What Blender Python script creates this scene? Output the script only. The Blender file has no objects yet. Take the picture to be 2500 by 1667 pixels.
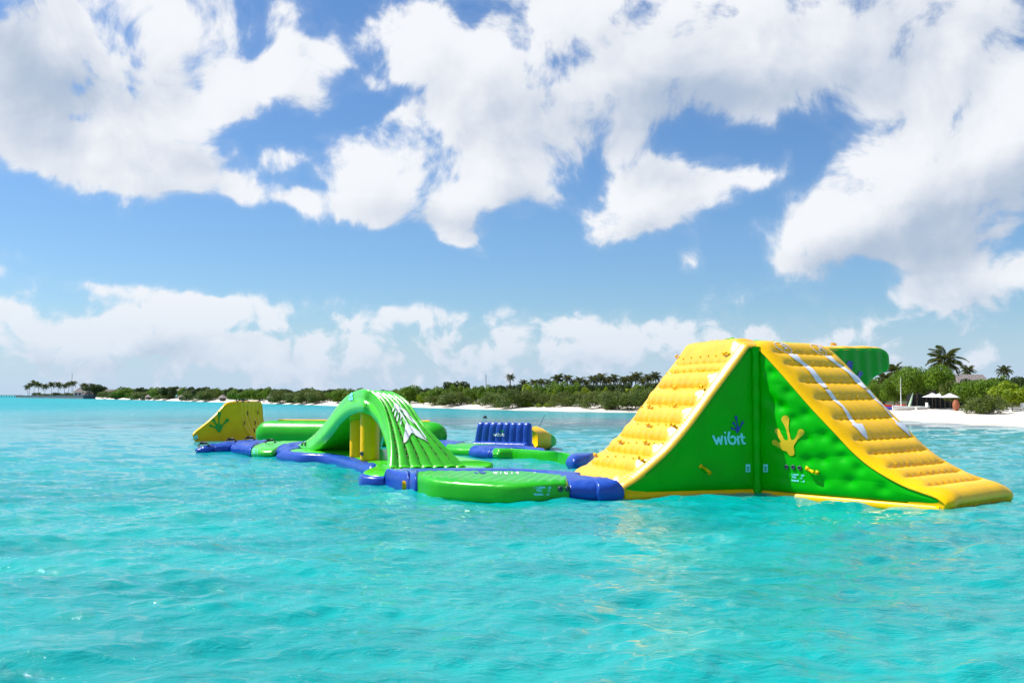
import bpy, math, random
import numpy as np
from mathutils import Vector, Matrix
from mathutils.bvhtree import BVHTree

R = math.radians
scene = bpy.context.scene
col = scene.collection

# ------------------------------------------------------------------ camera
FOC = 2430.56
PITCH = math.atan(130.5 / FOC)
CAMZ = 2.5
cam_d = bpy.data.cameras.new('camera'); cam = bpy.data.objects.new('camera', cam_d); col.objects.link(cam)
cam.location = (0, 0, CAMZ); cam.rotation_euler = (math.pi / 2 + PITCH, 0, 0)
cam_d.lens = 35.0; cam_d.sensor_width = 36.0; cam_d.clip_start = 0.1; cam_d.clip_end = 30000
scene.camera = cam

# ------------------------------------------------------------------ light
SUN_EL, SUN_AZ = 55.0, -74.0          # azimuth clockwise from +Y
SUN_STRENGTH, SKY_STRENGTH = 5.0, 0.10
sun_d = bpy.data.lights.new('sun', 'SUN'); sun = bpy.data.objects.new('sun', sun_d); col.objects.link(sun)
sun_d.energy = SUN_STRENGTH; sun_d.angle = R(0.53); sun_d.color = (1.0, 0.95, 0.87)
sdir = Vector((math.sin(R(SUN_AZ)) * math.cos(R(SUN_EL)), math.cos(R(SUN_AZ)) * math.cos(R(SUN_EL)), math.sin(R(SUN_EL))))
sun.rotation_euler = (-sdir).to_track_quat('-Z', 'Y').to_euler()
scene.view_settings.view_transform = 'Standard'; scene.view_settings.look = 'None'
scene.view_settings.exposure = 0.38; scene.view_settings.gamma = 1.0
scene.view_settings.use_curve_mapping = False
scene.render.engine = 'CYCLES'

# pixel of the 2500 px wide survey photo -> direction / point in the place
def ray(u, v):
    x = (u - 1250) / FOC; z = -(v - 833.5) / FOC
    return np.array([x, math.cos(PITCH) - math.sin(PITCH) * z, math.sin(PITCH) + math.cos(PITCH) * z])
CC = np.array([0, 0, CAMZ])
def atz(u, v, z=0.0):
    r = ray(u, v); return CC + r * (z - CAMZ) / r[2]
def atd(u, v, d):
    r = ray(u, v); return CC + r * d / r[1]
def onplane(u, v, O, D):
    n = np.array([D[1], -D[0], 0.0]); r = ray(u, v)
    return CC + r * (((O - CC) @ n) / (r @ n))

# ------------------------------------------------------------------ node helpers
def newmat(name):
    m = bpy.data.materials.new(name); m.use_nodes = True
    nt = m.node_tree; nt.nodes.clear()
    out = nt.nodes.new('ShaderNodeOutputMaterial')
    bs = nt.nodes.new('ShaderNodeBsdfPrincipled')
    nt.links.new(bs.outputs[0], out.inputs[0])
    return m, nt, bs
def N(nt, typ, **kw):
    n = nt.nodes.new(typ)
    for k, v in kw.items():
        if k.startswith('i_'):
            key = k[2:]; key = int(key) if key.isdigit() else key.replace('_', ' ')
            n.inputs[key].default_value = v
        else: setattr(n, k, v)
    return n
def mathn(nt, op, a, b=None, c=None, clamp=False):
    n = nt.nodes.new('ShaderNodeMath'); n.operation = op; n.use_clamp = clamp
    for i, x in enumerate((a, b, c)):
        if x is None: continue
        if isinstance(x, (int, float)): n.inputs[i].default_value = x
        else: nt.links.new(x, n.inputs[i])
    return n.outputs[0]
def mixc(nt, f, a, b, blend='MIX'):
    n = nt.nodes.new('ShaderNodeMix'); n.data_type = 'RGBA'; n.blend_type = blend
    for i, x in ((0, f), (6, a), (7, b)):
        if isinstance(x, (int, float)): n.inputs[i].default_value = x
        elif isinstance(x, tuple): n.inputs[i].default_value = (*x, 1) if len(x) == 3 else x
        else: nt.links.new(x, n.inputs[i])
    return n.outputs[2]
def ramp(nt, x, p0, p1):
    n = nt.nodes.new('ShaderNodeMapRange'); n.interpolation_type = 'SMOOTHSTEP'
    n.inputs[1].default_value = p0; n.inputs[2].default_value = p1
    nt.links.new(x, n.inputs[0]); return n.outputs[0]

# ------------------------------------------------------------------ world: Nishita sky with procedural cumulus
world = bpy.data.worlds.new('World'); scene.world = world; world.use_nodes = True
wt = world.node_tree; wt.nodes.clear()
def azel(u, v):
    r = ray(u, v); return math.atan2(r[0], r[1]), math.atan2(r[2], math.hypot(r[0], r[1]))
# clouds of the day: centre, half sizes, tilt, weight
CLOUDS = [
 (60,120,330,260,0,1.0),(330,150,330,230,0,.95),(520,100,170,170,0,.55),(150,330,330,150,0,.9),(400,400,280,95,8,.75),(560,455,170,55,5,.5),
 (650,395,150,30,-24,.55),(700,215,210,70,-18,.62),(820,130,170,38,-22,.55),(800,160,120,24,20,.4),(880,50,90,90,0,.4),(700,160,60,120,0,.2),
 (1060,60,170,60,-45,.5),(1010,120,130,80,0,.4),(1240,190,330,200,-35,1.0),(1330,60,280,170,0,.8),
 (1120,330,300,150,-10,1.05),(860,370,160,120,-10,.85),(980,430,330,120,6,.9),(750,500,230,42,12,.65),(1000,520,260,55,5,.75),(960,195,180,45,-20,.5),
 (1380,330,260,170,0,1.0),(1600,160,420,230,0,1.1),(1900,120,420,230,0,1.1),(2200,120,350,230,0,1.1),(2450,80,220,200,0,1.0),(1520,260,340,120,0,.7),
 (1340,480,160,75,0,.55),(1580,420,190,120,0,.62),
 (1530,520,150,95,-20,1.1),(1690,465,230,70,-14,.85),(1880,410,140,75,-20,.8),(1470,570,90,55,0,.6),
 (2330,360,280,200,-25,1.2),(2320,440,260,110,0,.8),(2480,400,160,130,0,.8),(2180,250,200,120,0,.6),(2080,370,60,120,0,.25),
 (2020,575,150,110,0,1.25),(2170,570,170,70,0,.7),(1990,680,85,75,0,.55),(2110,520,110,60,0,.4),
 (2265,690,150,100,0,1.35),(2380,655,90,50,-20,.8),(2500,665,90,120,-20,1.2),(2360,540,170,50,0,.3),
 (1665,663,60,42,0,1.3),(1085,581,75,26,0,1.1),(2130,440,40,30,0,.4),
 (455,745,150,65,0,1.0),(560,765,170,45,-8,.7),(680,750,70,18,-10,.45),(400,810,110,80,0,.7),
 (120,800,170,60,8,.7),(30,735,80,34,0,.55),(200,850,330,80,0,.62),(470,860,300,80,0,.6),(680,830,170,60,-20,.62),
 (900,810,230,50,-12,.72),(1030,775,100,34,-14,.6),(1130,780,50,20,-20,.5),(1100,822,48,18,0,.55),(860,880,330,65,0,.55),
 (1290,790,90,65,0,.75),(1430,785,140,62,-15,.75),(1360,850,280,62,0,.65),(1600,835,260,50,-6,.62),(1790,825,180,34,0,.6),
 (2040,832,100,24,0,.7),(2200,880,100,48,0,.5),(2370,872,120,26,-22,.35),(1500,900,600,46,0,.35),(450,915,700,40,0,.25),
 (120,635,170,20,3,.42),(190,692,330,22,4,.45),(80,660,200,14,0,.3),
]
HOLES = [(2470,600,110,36,-8,.7),(2125,700,45,70,0,.6),(2440,760,120,40,0,.5),(560,560,500,60,4,.5),(1330,700,500,60,0,.5),(640,180,40,120,10,.3),(1850,335,230,62,4,1.0),(1700,370,120,50,40,.5),(1965,420,60,60,30,.6),(1420,450,80,60,-40,.75),(1110,95,40,110,32,.7),(930,250,150,34,-14,.6),
 (640,300,90,60,0,.5),(720,420,120,110,20,.7),(870,240,110,60,-30,.45),(210,290,48,28,0,.6),(990,300,40,30,0,.2),(1880,560,130,120,0,.4),(640,90,80,60,0,.2),(1750,640,420,80,0,.6),(750,660,700,60,0,.6),(1150,700,420,50,0,.5)]
GREYS = [(60,140,150,190,0,.9),(240,250,190,100,-15,.8),(330,400,260,60,6,.45),(1480,300,330,80,-4,.9),(1400,370,190,70,0,.7),(1680,170,380,110,0,.5),(2180,100,220,170,0,.75),
 (2440,520,260,110,-18,1.1),(2300,560,200,60,0,.6),(2100,640,230,70,0,.5),(1080,540,260,42,4,.75),(1330,500,150,60,0,.5),(1650,440,150,50,0,.7),(2320,730,160,42,0,.6),(2040,650,110,60,0,.5),
 (1560,560,160,40,-20,.45),(420,850,90,32,0,.9),(250,900,300,40,0,.4),(900,900,400,40,0,.35),(1700,250,420,60,0,.6),(850,270,120,40,0,.2),(1180,230,200,80,0,.2),(2480,60,90,70,0,.5),(1560,880,350,40,0,.4)]
def blob_sum(nt, vec, blobs):
    acc = None
    for (u, v, rx, ry, rot, w) in blobs:
        a, e = azel(u, v)
        m = nt.nodes.new('ShaderNodeMapping'); m.vector_type = 'TEXTURE'
        m.inputs[1].default_value = (a, e, 0); m.inputs[2].default_value = (0, 0, -R(rot))
        m.inputs[3].default_value = (rx / FOC * 1.25, ry / FOC * 1.25, 1)
        nt.links.new(vec, m.inputs[0])
        g = nt.nodes.new('ShaderNodeTexGradient'); g.gradient_type = 'SPHERICAL'
        nt.links.new(m.outputs[0], g.inputs[0])
        n = nt.nodes.new('ShaderNodeMath'); n.operation = 'MULTIPLY_ADD'
        nt.links.new(g.outputs['Fac'], n.inputs[0]); n.inputs[1].default_value = w
        if acc is None: n.inputs[2].default_value = 0
        else: nt.links.new(acc, n.inputs[2])
        acc = n.outputs[0]
    return acc
def cloud_group():
    g = bpy.data.node_groups.new('cloud_density', 'ShaderNodeTree')
    g.interface.new_socket('AzEl', in_out='INPUT', socket_type='NodeSocketVector')
    g.interface.new_socket('Density', in_out='OUTPUT', socket_type='NodeSocketFloat')
    gi = g.nodes.new('NodeGroupInput'); go = g.nodes.new('NodeGroupOutput')
    vec = gi.outputs[0]
    # warp the masses so their outlines billow
    nz = N(g, 'ShaderNodeTexNoise', noise_dimensions='2D', i_Scale=9.0, i_Detail=3.0); g.links.new(vec, nz.inputs['Vector'])
    vm = N(g, 'ShaderNodeVectorMath', operation='MULTIPLY_ADD')
    g.links.new(nz.outputs['Color'], vm.inputs[0]); vm.inputs[1].default_value = (.06, .04, 0); g.links.new(vec, vm.inputs[2])
    v2 = N(g, 'ShaderNodeVectorMath', operation='ADD'); g.links.new(vm.outputs[0], v2.inputs[0]); v2.inputs[1].default_value = (-.03, -.02, 0)
    pos = blob_sum(g, v2.outputs[0], CLOUDS)
    neg = blob_sum(g, v2.outputs[0], HOLES)
    cap = mathn(g, 'MINIMUM', mathn(g, 'POWER', pos, .9), 1.0)
    cov = mathn(g, 'SUBTRACT', cap, mathn(g, 'MULTIPLY', neg, .9))
    # outside the surveyed part the same kind of broken cloud goes on
    sx = N(g, 'ShaderNodeSeparateXYZ'); g.links.new(vec, sx.inputs[0])
    outside = mathn(g, 'MAXIMUM', ramp(g, mathn(g, 'ABSOLUTE', sx.outputs[0]), .47, .62), ramp(g, sx.outputs[1], .36, .5))
    gen = N(g, 'ShaderNodeTexNoise', noise_dimensions='2D', i_Scale=4.0, i_Detail=2.0); g.links.new(vec, gen.inputs['Vector'])
    genc = mathn(g, 'MULTIPLY', mathn(g, 'SUBTRACT', gen.outputs['Fac'], .36), 2.2)
    cov = mathn(g, 'ADD', cov, mathn(g, 'MULTIPLY', outside, genc))
    # detail: billows, finer towards the horizon
    big = ramp(g, sx.outputs[1], .15, .04)
    n1 = N(g, 'ShaderNodeTexNoise', noise_dimensions='2D', i_Scale=10.0, i_Detail=9.0, i_Roughness=.60, i_Distortion=.3); g.links.new(vec, n1.inputs['Vector'])
    n2 = N(g, 'ShaderNodeTexNoise', noise_dimensions='2D', i_Scale=24.0, i_Detail=7.0, i_Roughness=.60, i_Distortion=.3); g.links.new(vec, n2.inputs['Vector'])
    nm = N(g, 'ShaderNodeMix'); g.links.new(big, nm.inputs[0]); g.links.new(n1.outputs['Fac'], nm.inputs[2]); g.links.new(n2.outputs['Fac'], nm.inputs[3])
    v1 = N(g, 'ShaderNodeTexVoronoi', voronoi_dimensions='2D', feature='SMOOTH_F1', i_Scale=15.0, i_Smoothness=.35); v1.inputs['Detail'].default_value = 2.0; g.links.new(vm.outputs[0], v1.inputs['Vector'])
    v2 = N(g, 'ShaderNodeTexVoronoi', voronoi_dimensions='2D', feature='SMOOTH_F1', i_Scale=38.0, i_Smoothness=.35); v2.inputs['Detail'].default_value = 1.0; g.links.new(vm.outputs[0], v2.inputs['Vector'])
    vx = N(g, 'ShaderNodeMix'); g.links.new(big, vx.inputs[0]); g.links.new(v1.outputs['Distance'], vx.inputs[2]); g.links.new(v2.outputs['Distance'], vx.inputs[3])
    d = mathn(g, 'ADD', cov, mathn(g, 'MULTIPLY', mathn(g, 'SUBTRACT', nm.outputs[0], .5), 2.8))
    d = mathn(g, 'ADD', d, mathn(g, 'MULTIPLY', mathn(g, 'SUBTRACT', .42, vx.outputs[0]), .55))
    g.links.new(d, go.inputs[0])
    return g
grp = cloud_group()
tc = N(wt, 'ShaderNodeTexCoord')
sep = N(wt, 'ShaderNodeSeparateXYZ'); wt.links.new(tc.outputs['Generated'], sep.inputs[0])
az = mathn(wt, 'ARCTAN2', sep.outputs[0], sep.outputs[1])
el = mathn(wt, 'ARCSINE', sep.outputs[2])
cv = N(wt, 'ShaderNodeCombineXYZ'); wt.links.new(az, cv.inputs[0]); wt.links.new(el, cv.inputs[1])
def dens(off):
    gn = wt.nodes.new('ShaderNodeGroup'); gn.node_tree = grp
    ad = N(wt, 'ShaderNodeVectorMath', operation='ADD'); wt.links.new(cv.outputs[0], ad.inputs[0]); ad.inputs[1].default_value = off
    wt.links.new(ad.outputs[0], gn.inputs[0]); return gn.outputs[0]
d0 = dens((0, 0, 0)); d1 = dens((-.018, .034, 0))
sky = N(wt, 'ShaderNodeTexSky'); sky.sky_type = 'NISHITA'; sky.sun_disc = False
sky.sun_elevation = R(SUN_EL); sky.sun_rotation = R(SUN_AZ); sky.altitude = 0; sky.air_density = 1.0; sky.dust_density = .6; sky.ozone_density = 1.6
alpha = mathn(wt, 'ADD', mathn(wt, 'MULTIPLY', ramp(wt, d0, -.15, .35), .10), mathn(wt, 'MULTIPLY', ramp(wt, d0, .16, .66), .90))
alpha = mathn(wt, 'MULTIPLY', alpha, mathn(wt, 'SUBTRACT', .97, mathn(wt, 'MULTIPLY', ramp(wt, el, .14, .03), .10)))
relief = mathn(wt, 'MULTIPLY', mathn(wt, 'SUBTRACT', d0, d1), .42)
thick = ramp(wt, d0, .45, 1.25)
greyb = blob_sum(wt, cv.outputs[0], GREYS)
soft = N(wt, 'ShaderNodeTexNoise', noise_dimensions='2D', i_Scale=7.0, i_Detail=5.0, i_Roughness=.5); wt.links.new(cv.outputs[0], soft.inputs['Vector'])
shade = mathn(wt, 'MULTIPLY', mathn(wt, 'POWER', mathn(wt, 'MINIMUM', greyb, 1.0), .8), mathn(wt, 'ADD', mathn(wt, 'MULTIPLY', soft.outputs['Fac'], 1.5), -.05))
lit = mathn(wt, 'ADD', mathn(wt, 'SUBTRACT', .90, mathn(wt, 'MULTIPLY', thick, .10)), relief)
lit = mathn(wt, 'SUBTRACT', lit, mathn(wt, 'MULTIPLY', shade, 1.32))
lit = ramp(wt, lit, -.35, 1.15)
W = .82 / SKY_STRENGTH
cloudc = mixc(wt, lit, (.43 * W, .515 * W, .65 * W), (.88 * W, .895 * W, .925 * W))
# low cumulus seen through kilometres of air: paler and bluer towards the horizon
lowf = ramp(wt, el, .13, .0)
cloudc = mixc(wt, mathn(wt, 'MULTIPLY', lowf, .50), cloudc, (.50 * W, .62 * W, .80 * W))
hs = N(wt, 'ShaderNodeHueSaturation', i_Saturation=1.08, i_Value=1.0); wt.links.new(sky.outputs[0], hs.inputs['Color'])
skyc = mixc(wt, 1.0, hs.outputs[0], (.62, .82, 1.02), 'MULTIPLY')
skyc = mixc(wt, mathn(wt, 'MULTIPLY', ramp(wt, el, .1, -.01), .8), skyc, (.52 * W, .67 * W, .89 * W))
final = mixc(wt, alpha, skyc, cloudc)
bg = N(wt, 'ShaderNodeBackground'); bg.inputs[1].default_value = SKY_STRENGTH
wt.links.new(final, bg.inputs[0])
wo = N(wt, 'ShaderNodeOutputWorld'); wt.links.new(bg.outputs[0], wo.inputs[0])
world.cycles.sampling_method = 'MANUAL'; world.cycles.sample_map_resolution = 256

# ------------------------------------------------------------------ object helpers
def setp(o, label=None, cat=None, group=None, kind=None):
    if label: o['label'] = label
    if cat: o['category'] = cat
    if group: o['group'] = group
    if kind: o['kind'] = kind
    return o
def link(name, me, parent=None):
    o = bpy.data.objects.new(name, me); col.objects.link(o)
    if parent is not None:
        o.parent = parent
        bpy.context.view_layer.update() if False else None
        o.matrix_parent_inverse = Matrix.Translation(parent.location).inverted() if parent.parent is None else Matrix.Translation(parent.parent.location if parent.type != 'EMPTY' else parent.location).inverted()
    return o
def thing(name, label, cat, loc=(0, 0, 0), group=None):
    o = bpy.data.objects.new(name, None); col.objects.link(o); o.location = loc
    return setp(o, label, cat, group)
def mesh(name, V, F, mats, smooth=True, mi=None):
    V = np.asarray(V, dtype=np.float32)
    me = bpy.data.meshes.new(name)
    if isinstance(F, np.ndarray):
        n, k = F.shape
        me.vertices.add(len(V)); me.vertices.foreach_set('co', V.ravel())
        me.loops.add(n * k); me.loops.foreach_set('vertex_index', F.astype(np.int32).ravel())
        me.polygons.add(n); me.polygons.foreach_set('loop_start', np.arange(0, n * k, k, dtype=np.int32))
        me.polygons.foreach_set('loop_total', np.full(n, k, dtype=np.int32))
        me.update(calc_edges=True)
    else:
        me.from_pydata([tuple(map(float, v)) for v in V], [], [tuple(f) for f in F]); me.update()
    for m in (mats if isinstance(mats, (list, tuple)) else [mats]): me.materials.append(m)
    me.polygons.foreach_set('use_smooth', np.full(len(me.polygons), smooth))
    if mi is not None: me.polygons.foreach_set('material_index', np.asarray(mi, dtype=np.int32))
    return me
def gridF(nu, nv, cu=False, cv_=False):
    I, J = np.meshgrid(np.arange(nu if cu else nu - 1), np.arange(nv if cv_ else nv - 1), indexing='ij')
    a = I * nv + J; b = ((I + 1) % nu) * nv + J; c = ((I + 1) % nu) * nv + (J + 1) % nv; d = I * nv + (J + 1) % nv
    return np.stack([a, b, c, d], -1).reshape(-1, 4)
def gridobj(name, P, mat, parent=None, cu=False, cv_=False, flip=False, smooth=True):
    nu, nv = P.shape[:2]
    F = gridF(nu, nv, cu, cv_)
    if flip: F = F[:, ::-1]
    o = link(name, mesh(name, P.reshape(-1, 3), F, mat, smooth), parent)
    return o
def catmull(pts, n, closed=False):
    pts = np.asarray(pts, float); m = len(pts)
    if closed: P = np.vstack([pts[-1:], pts, pts[:2]]); segs = m
    else: P = np.vstack([2 * pts[0] - pts[1], pts, 2 * pts[-1] - pts[-2]]); segs = m - 1
    out = []
    for k in range(segs):
        p0, p1, p2, p3 = P[k:k + 4]
        for t in np.linspace(0, 1, 24, endpoint=False):
            out.append(.5 * (2 * p1 + (p2 - p0) * t + (2 * p0 - 5 * p1 + 4 * p2 - p3) * t * t + (3 * p1 - p0 - 3 * p2 + p3) * t ** 3))
    out.append(pts[0] if closed else pts[-1]); out = np.array(out)
    L = np.r_[0, np.cumsum(np.linalg.norm(np.diff(out, axis=0), axis=1))]
    t = np.linspace(0, L[-1], n, endpoint=not closed)
    return np.stack([np.interp(t, L, out[:, i]) for i in range(out.shape[1])], 1)
def resample(pts, n):
    pts = np.asarray(pts, float)
    L = np.r_[0, np.cumsum(np.linalg.norm(np.diff(pts, axis=0), axis=1))]
    t = np.linspace(0, L[-1], n)
    return np.stack([np.interp(t, L, pts[:, i]) for i in range(pts.shape[1])], 1), L[-1]
def tube(path, r, k=8, caps=True):
    path = np.asarray(path, float); n = len(path); r = np.broadcast_to(np.asarray(r, float), (n,))
    T = np.gradient(path, axis=0); T /= np.linalg.norm(T, axis=1)[:, None]
    up = np.array([0, 0, 1.0]) if abs(T[0][2]) < .9 else np.array([1.0, 0, 0])
    V = []
    for i in range(n):
        a = np.cross(T[i], up); a /= np.linalg.norm(a); b = np.cross(a, T[i])
        ph = np.arange(k) * 2 * math.pi / k
        V.append(path[i] + r[i] * (np.cos(ph)[:, None] * a + np.sin(ph)[:, None] * b))
    V = np.array(V).reshape(-1, 3)
    F = [tuple(f) for f in gridF(n, k, False, True)]
    if caps: F += [tuple(range(k))[::-1], tuple((n - 1) * k + j for j in range(k))]
    return V, F
def join(parts):
    V, F, off = [], [], 0
    for v, f in parts:
        V.append(np.asarray(v, float)); F += [tuple(int(i) + off for i in q) for q in f]; off += len(v)
    return np.vstack(V), F
def box(c, s, rz=0):
    x, y, z = [q / 2 for q in s]
    V = np.array([(-x, -y, -z), (x, -y, -z), (x, y, -z), (-x, y, -z), (-x, -y, z), (x, -y, z), (x, y, z), (-x, y, z)])
    ca, sa = math.cos(rz), math.sin(rz)
    V = np.stack([V[:, 0] * ca - V[:, 1] * sa, V[:, 0] * sa + V[:, 1] * ca, V[:, 2]], 1) + np.array(c)
    return V, [(0, 3, 2, 1), (4, 5, 6, 7), (0, 1, 5, 4), (1, 2, 6, 5), (2, 3, 7, 6), (3, 0, 4, 7)]

# smooth value noise for geometry
def vnoise(x, y, seed=0):
    rs = np.random.RandomState(seed); g = rs.rand(64, 64)
    xi = np.floor(x).astype(int); yi = np.floor(y).astype(int); fx = x - xi; fy = y - yi
    fx = fx * fx * (3 - 2 * fx); fy = fy * fy * (3 - 2 * fy)
    G = lambda a, b: g[a % 64, b % 64]
    return (G(xi, yi) * (1 - fx) + G(xi + 1, yi) * fx) * (1 - fy) + (G(xi, yi + 1) * (1 - fx) + G(xi + 1, yi + 1) * fx) * fy

# ------------------------------------------------------------------ materials
def vinyl(name, c, rough=.3, wrinkle=.12, scale=5.0, stretch=(1, 1, 1), coat=.06, trans=0.0, spec=.35):
    m, nt, bs = newmat(name)
    tcn = N(nt, 'ShaderNodeTexCoord')
    mp = N(nt, 'ShaderNodeMapping'); mp.inputs[3].default_value = stretch; nt.links.new(tcn.outputs['Object'], mp.inputs[0])
    n1 = N(nt, 'ShaderNodeTexNoise', i_Scale=scale, i_Detail=4.0, i_Roughness=.55, i_Distortion=.6); nt.links.new(mp.outputs[0], n1.inputs['Vector'])
    n2 = N(nt, 'ShaderNodeTexNoise', i_Scale=scale * .35, i_Detail=2.0); nt.links.new(tcn.outputs['Object'], n2.inputs['Vector'])
    cc = mixc(nt, ramp(nt, n2.outputs['Fac'], .3, .7), tuple(q * .93 for q in c), tuple(min(1, q * 1.05) for q in c))
    nt.links.new(cc, bs.inputs['Base Color'])
    bp = N(nt, 'ShaderNodeBump', i_Strength=wrinkle, i_Distance=.06); nt.links.new(n1.outputs['Fac'], bp.inputs['Height'])
    nt.links.new(bp.outputs[0], bs.inputs['Normal'])
    rr = N(nt, 'ShaderNodeMapRange'); rr.inputs[3].default_value = rough * .85; rr.inputs[4].default_value = rough * 1.2
    nt.links.new(n2.outputs['Fac'], rr.inputs[0]); nt.links.new(rr.outputs[0], bs.inputs['Roughness'])
    bs.inputs['Specular IOR Level'].default_value = spec; bs.inputs['Coat Weight'].default_value = coat; bs.inputs['Coat Roughness'].default_value = .12
    if trans:
        tr = N(nt, 'ShaderNodeBsdfTranslucent'); nt.links.new(cc, tr.inputs[0])
        mx = N(nt, 'ShaderNodeMixShader'); mx.inputs[0].default_value = trans
        nt.links.new(bs.outputs[0], mx.inputs[1]); nt.links.new(tr.outputs[0], mx.inputs[2])
        out = [n for n in nt.nodes if n.type == 'OUTPUT_MATERIAL'][0]
        nt.links.new(mx.outputs[0], out.inputs[0])
    return m
def plain(name, c, rough=.6, spec=.4, var=.0, scale=3.0, bump=0.0):
    m, nt, bs = newmat(name); bs.inputs['Roughness'].default_value = rough; bs.inputs['Specular IOR Level'].default_value = spec
    bs.inputs['Base Color'].default_value = (*c, 1)
    if var or bump:
        tcn = N(nt, 'ShaderNodeTexCoord'); n1 = N(nt, 'ShaderNodeTexNoise', i_Scale=scale, i_Detail=5.0); nt.links.new(tcn.outputs['Object'], n1.inputs['Vector'])
        nt.links.new(mixc(nt, ramp(nt, n1.outputs['Fac'], .3, .7), tuple(q * (1 - var) for q in c), tuple(min(1, q * (1 + var)) for q in c)), bs.inputs['Base Color'])
        if bump:
            bp = N(nt, 'ShaderNodeBump', i_Strength=bump, i_Distance=.1); nt.links.new(n1.outputs['Fac'], bp.inputs['Height']); nt.links.new(bp.outputs[0], bs.inputs['Normal'])
    return m
YEL = vinyl('yellow_vinyl', (.94, .52, .0), .32, .12, spec=.16, coat=.03)
YELG = vinyl('yellow_vinyl_glossy', (.90, .48, .010), .34, .16, 6, spec=.8, coat=.1)
MGRN = vinyl('mid_green_vinyl', (.018, .43, .004), .30, .10, spec=.4)
GRN = vinyl('green_vinyl', (.0, .43, .0), .34, .10, spec=.14)
LGRN = vinyl('light_green_vinyl', (.055, .56, .012), .24, .10, spec=.75)
BLU = vinyl('blue_vinyl', (.010, .065, .40), .30, .22, 7)
PRINT = plain('white_print', (.78, .80, .86), .35)
CYAN = plain('pale_cyan_print', (.22, .78, .84), .4)
PBLUE = plain('dark_blue_print', (.01, .05, .36), .35)
PYEL = plain('yellow_print', (.80, .50, .01), .35)
PGRN = plain('green_print', (.008, .30, .01), .35)
DARK = plain('black_rubber', (.012, .014, .016), .5)
VALV = plain('valve_rubber', (.05, .10, .10), .5)
STITCH = plain('seam_thread', (.06, .06, .01), .6)

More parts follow.
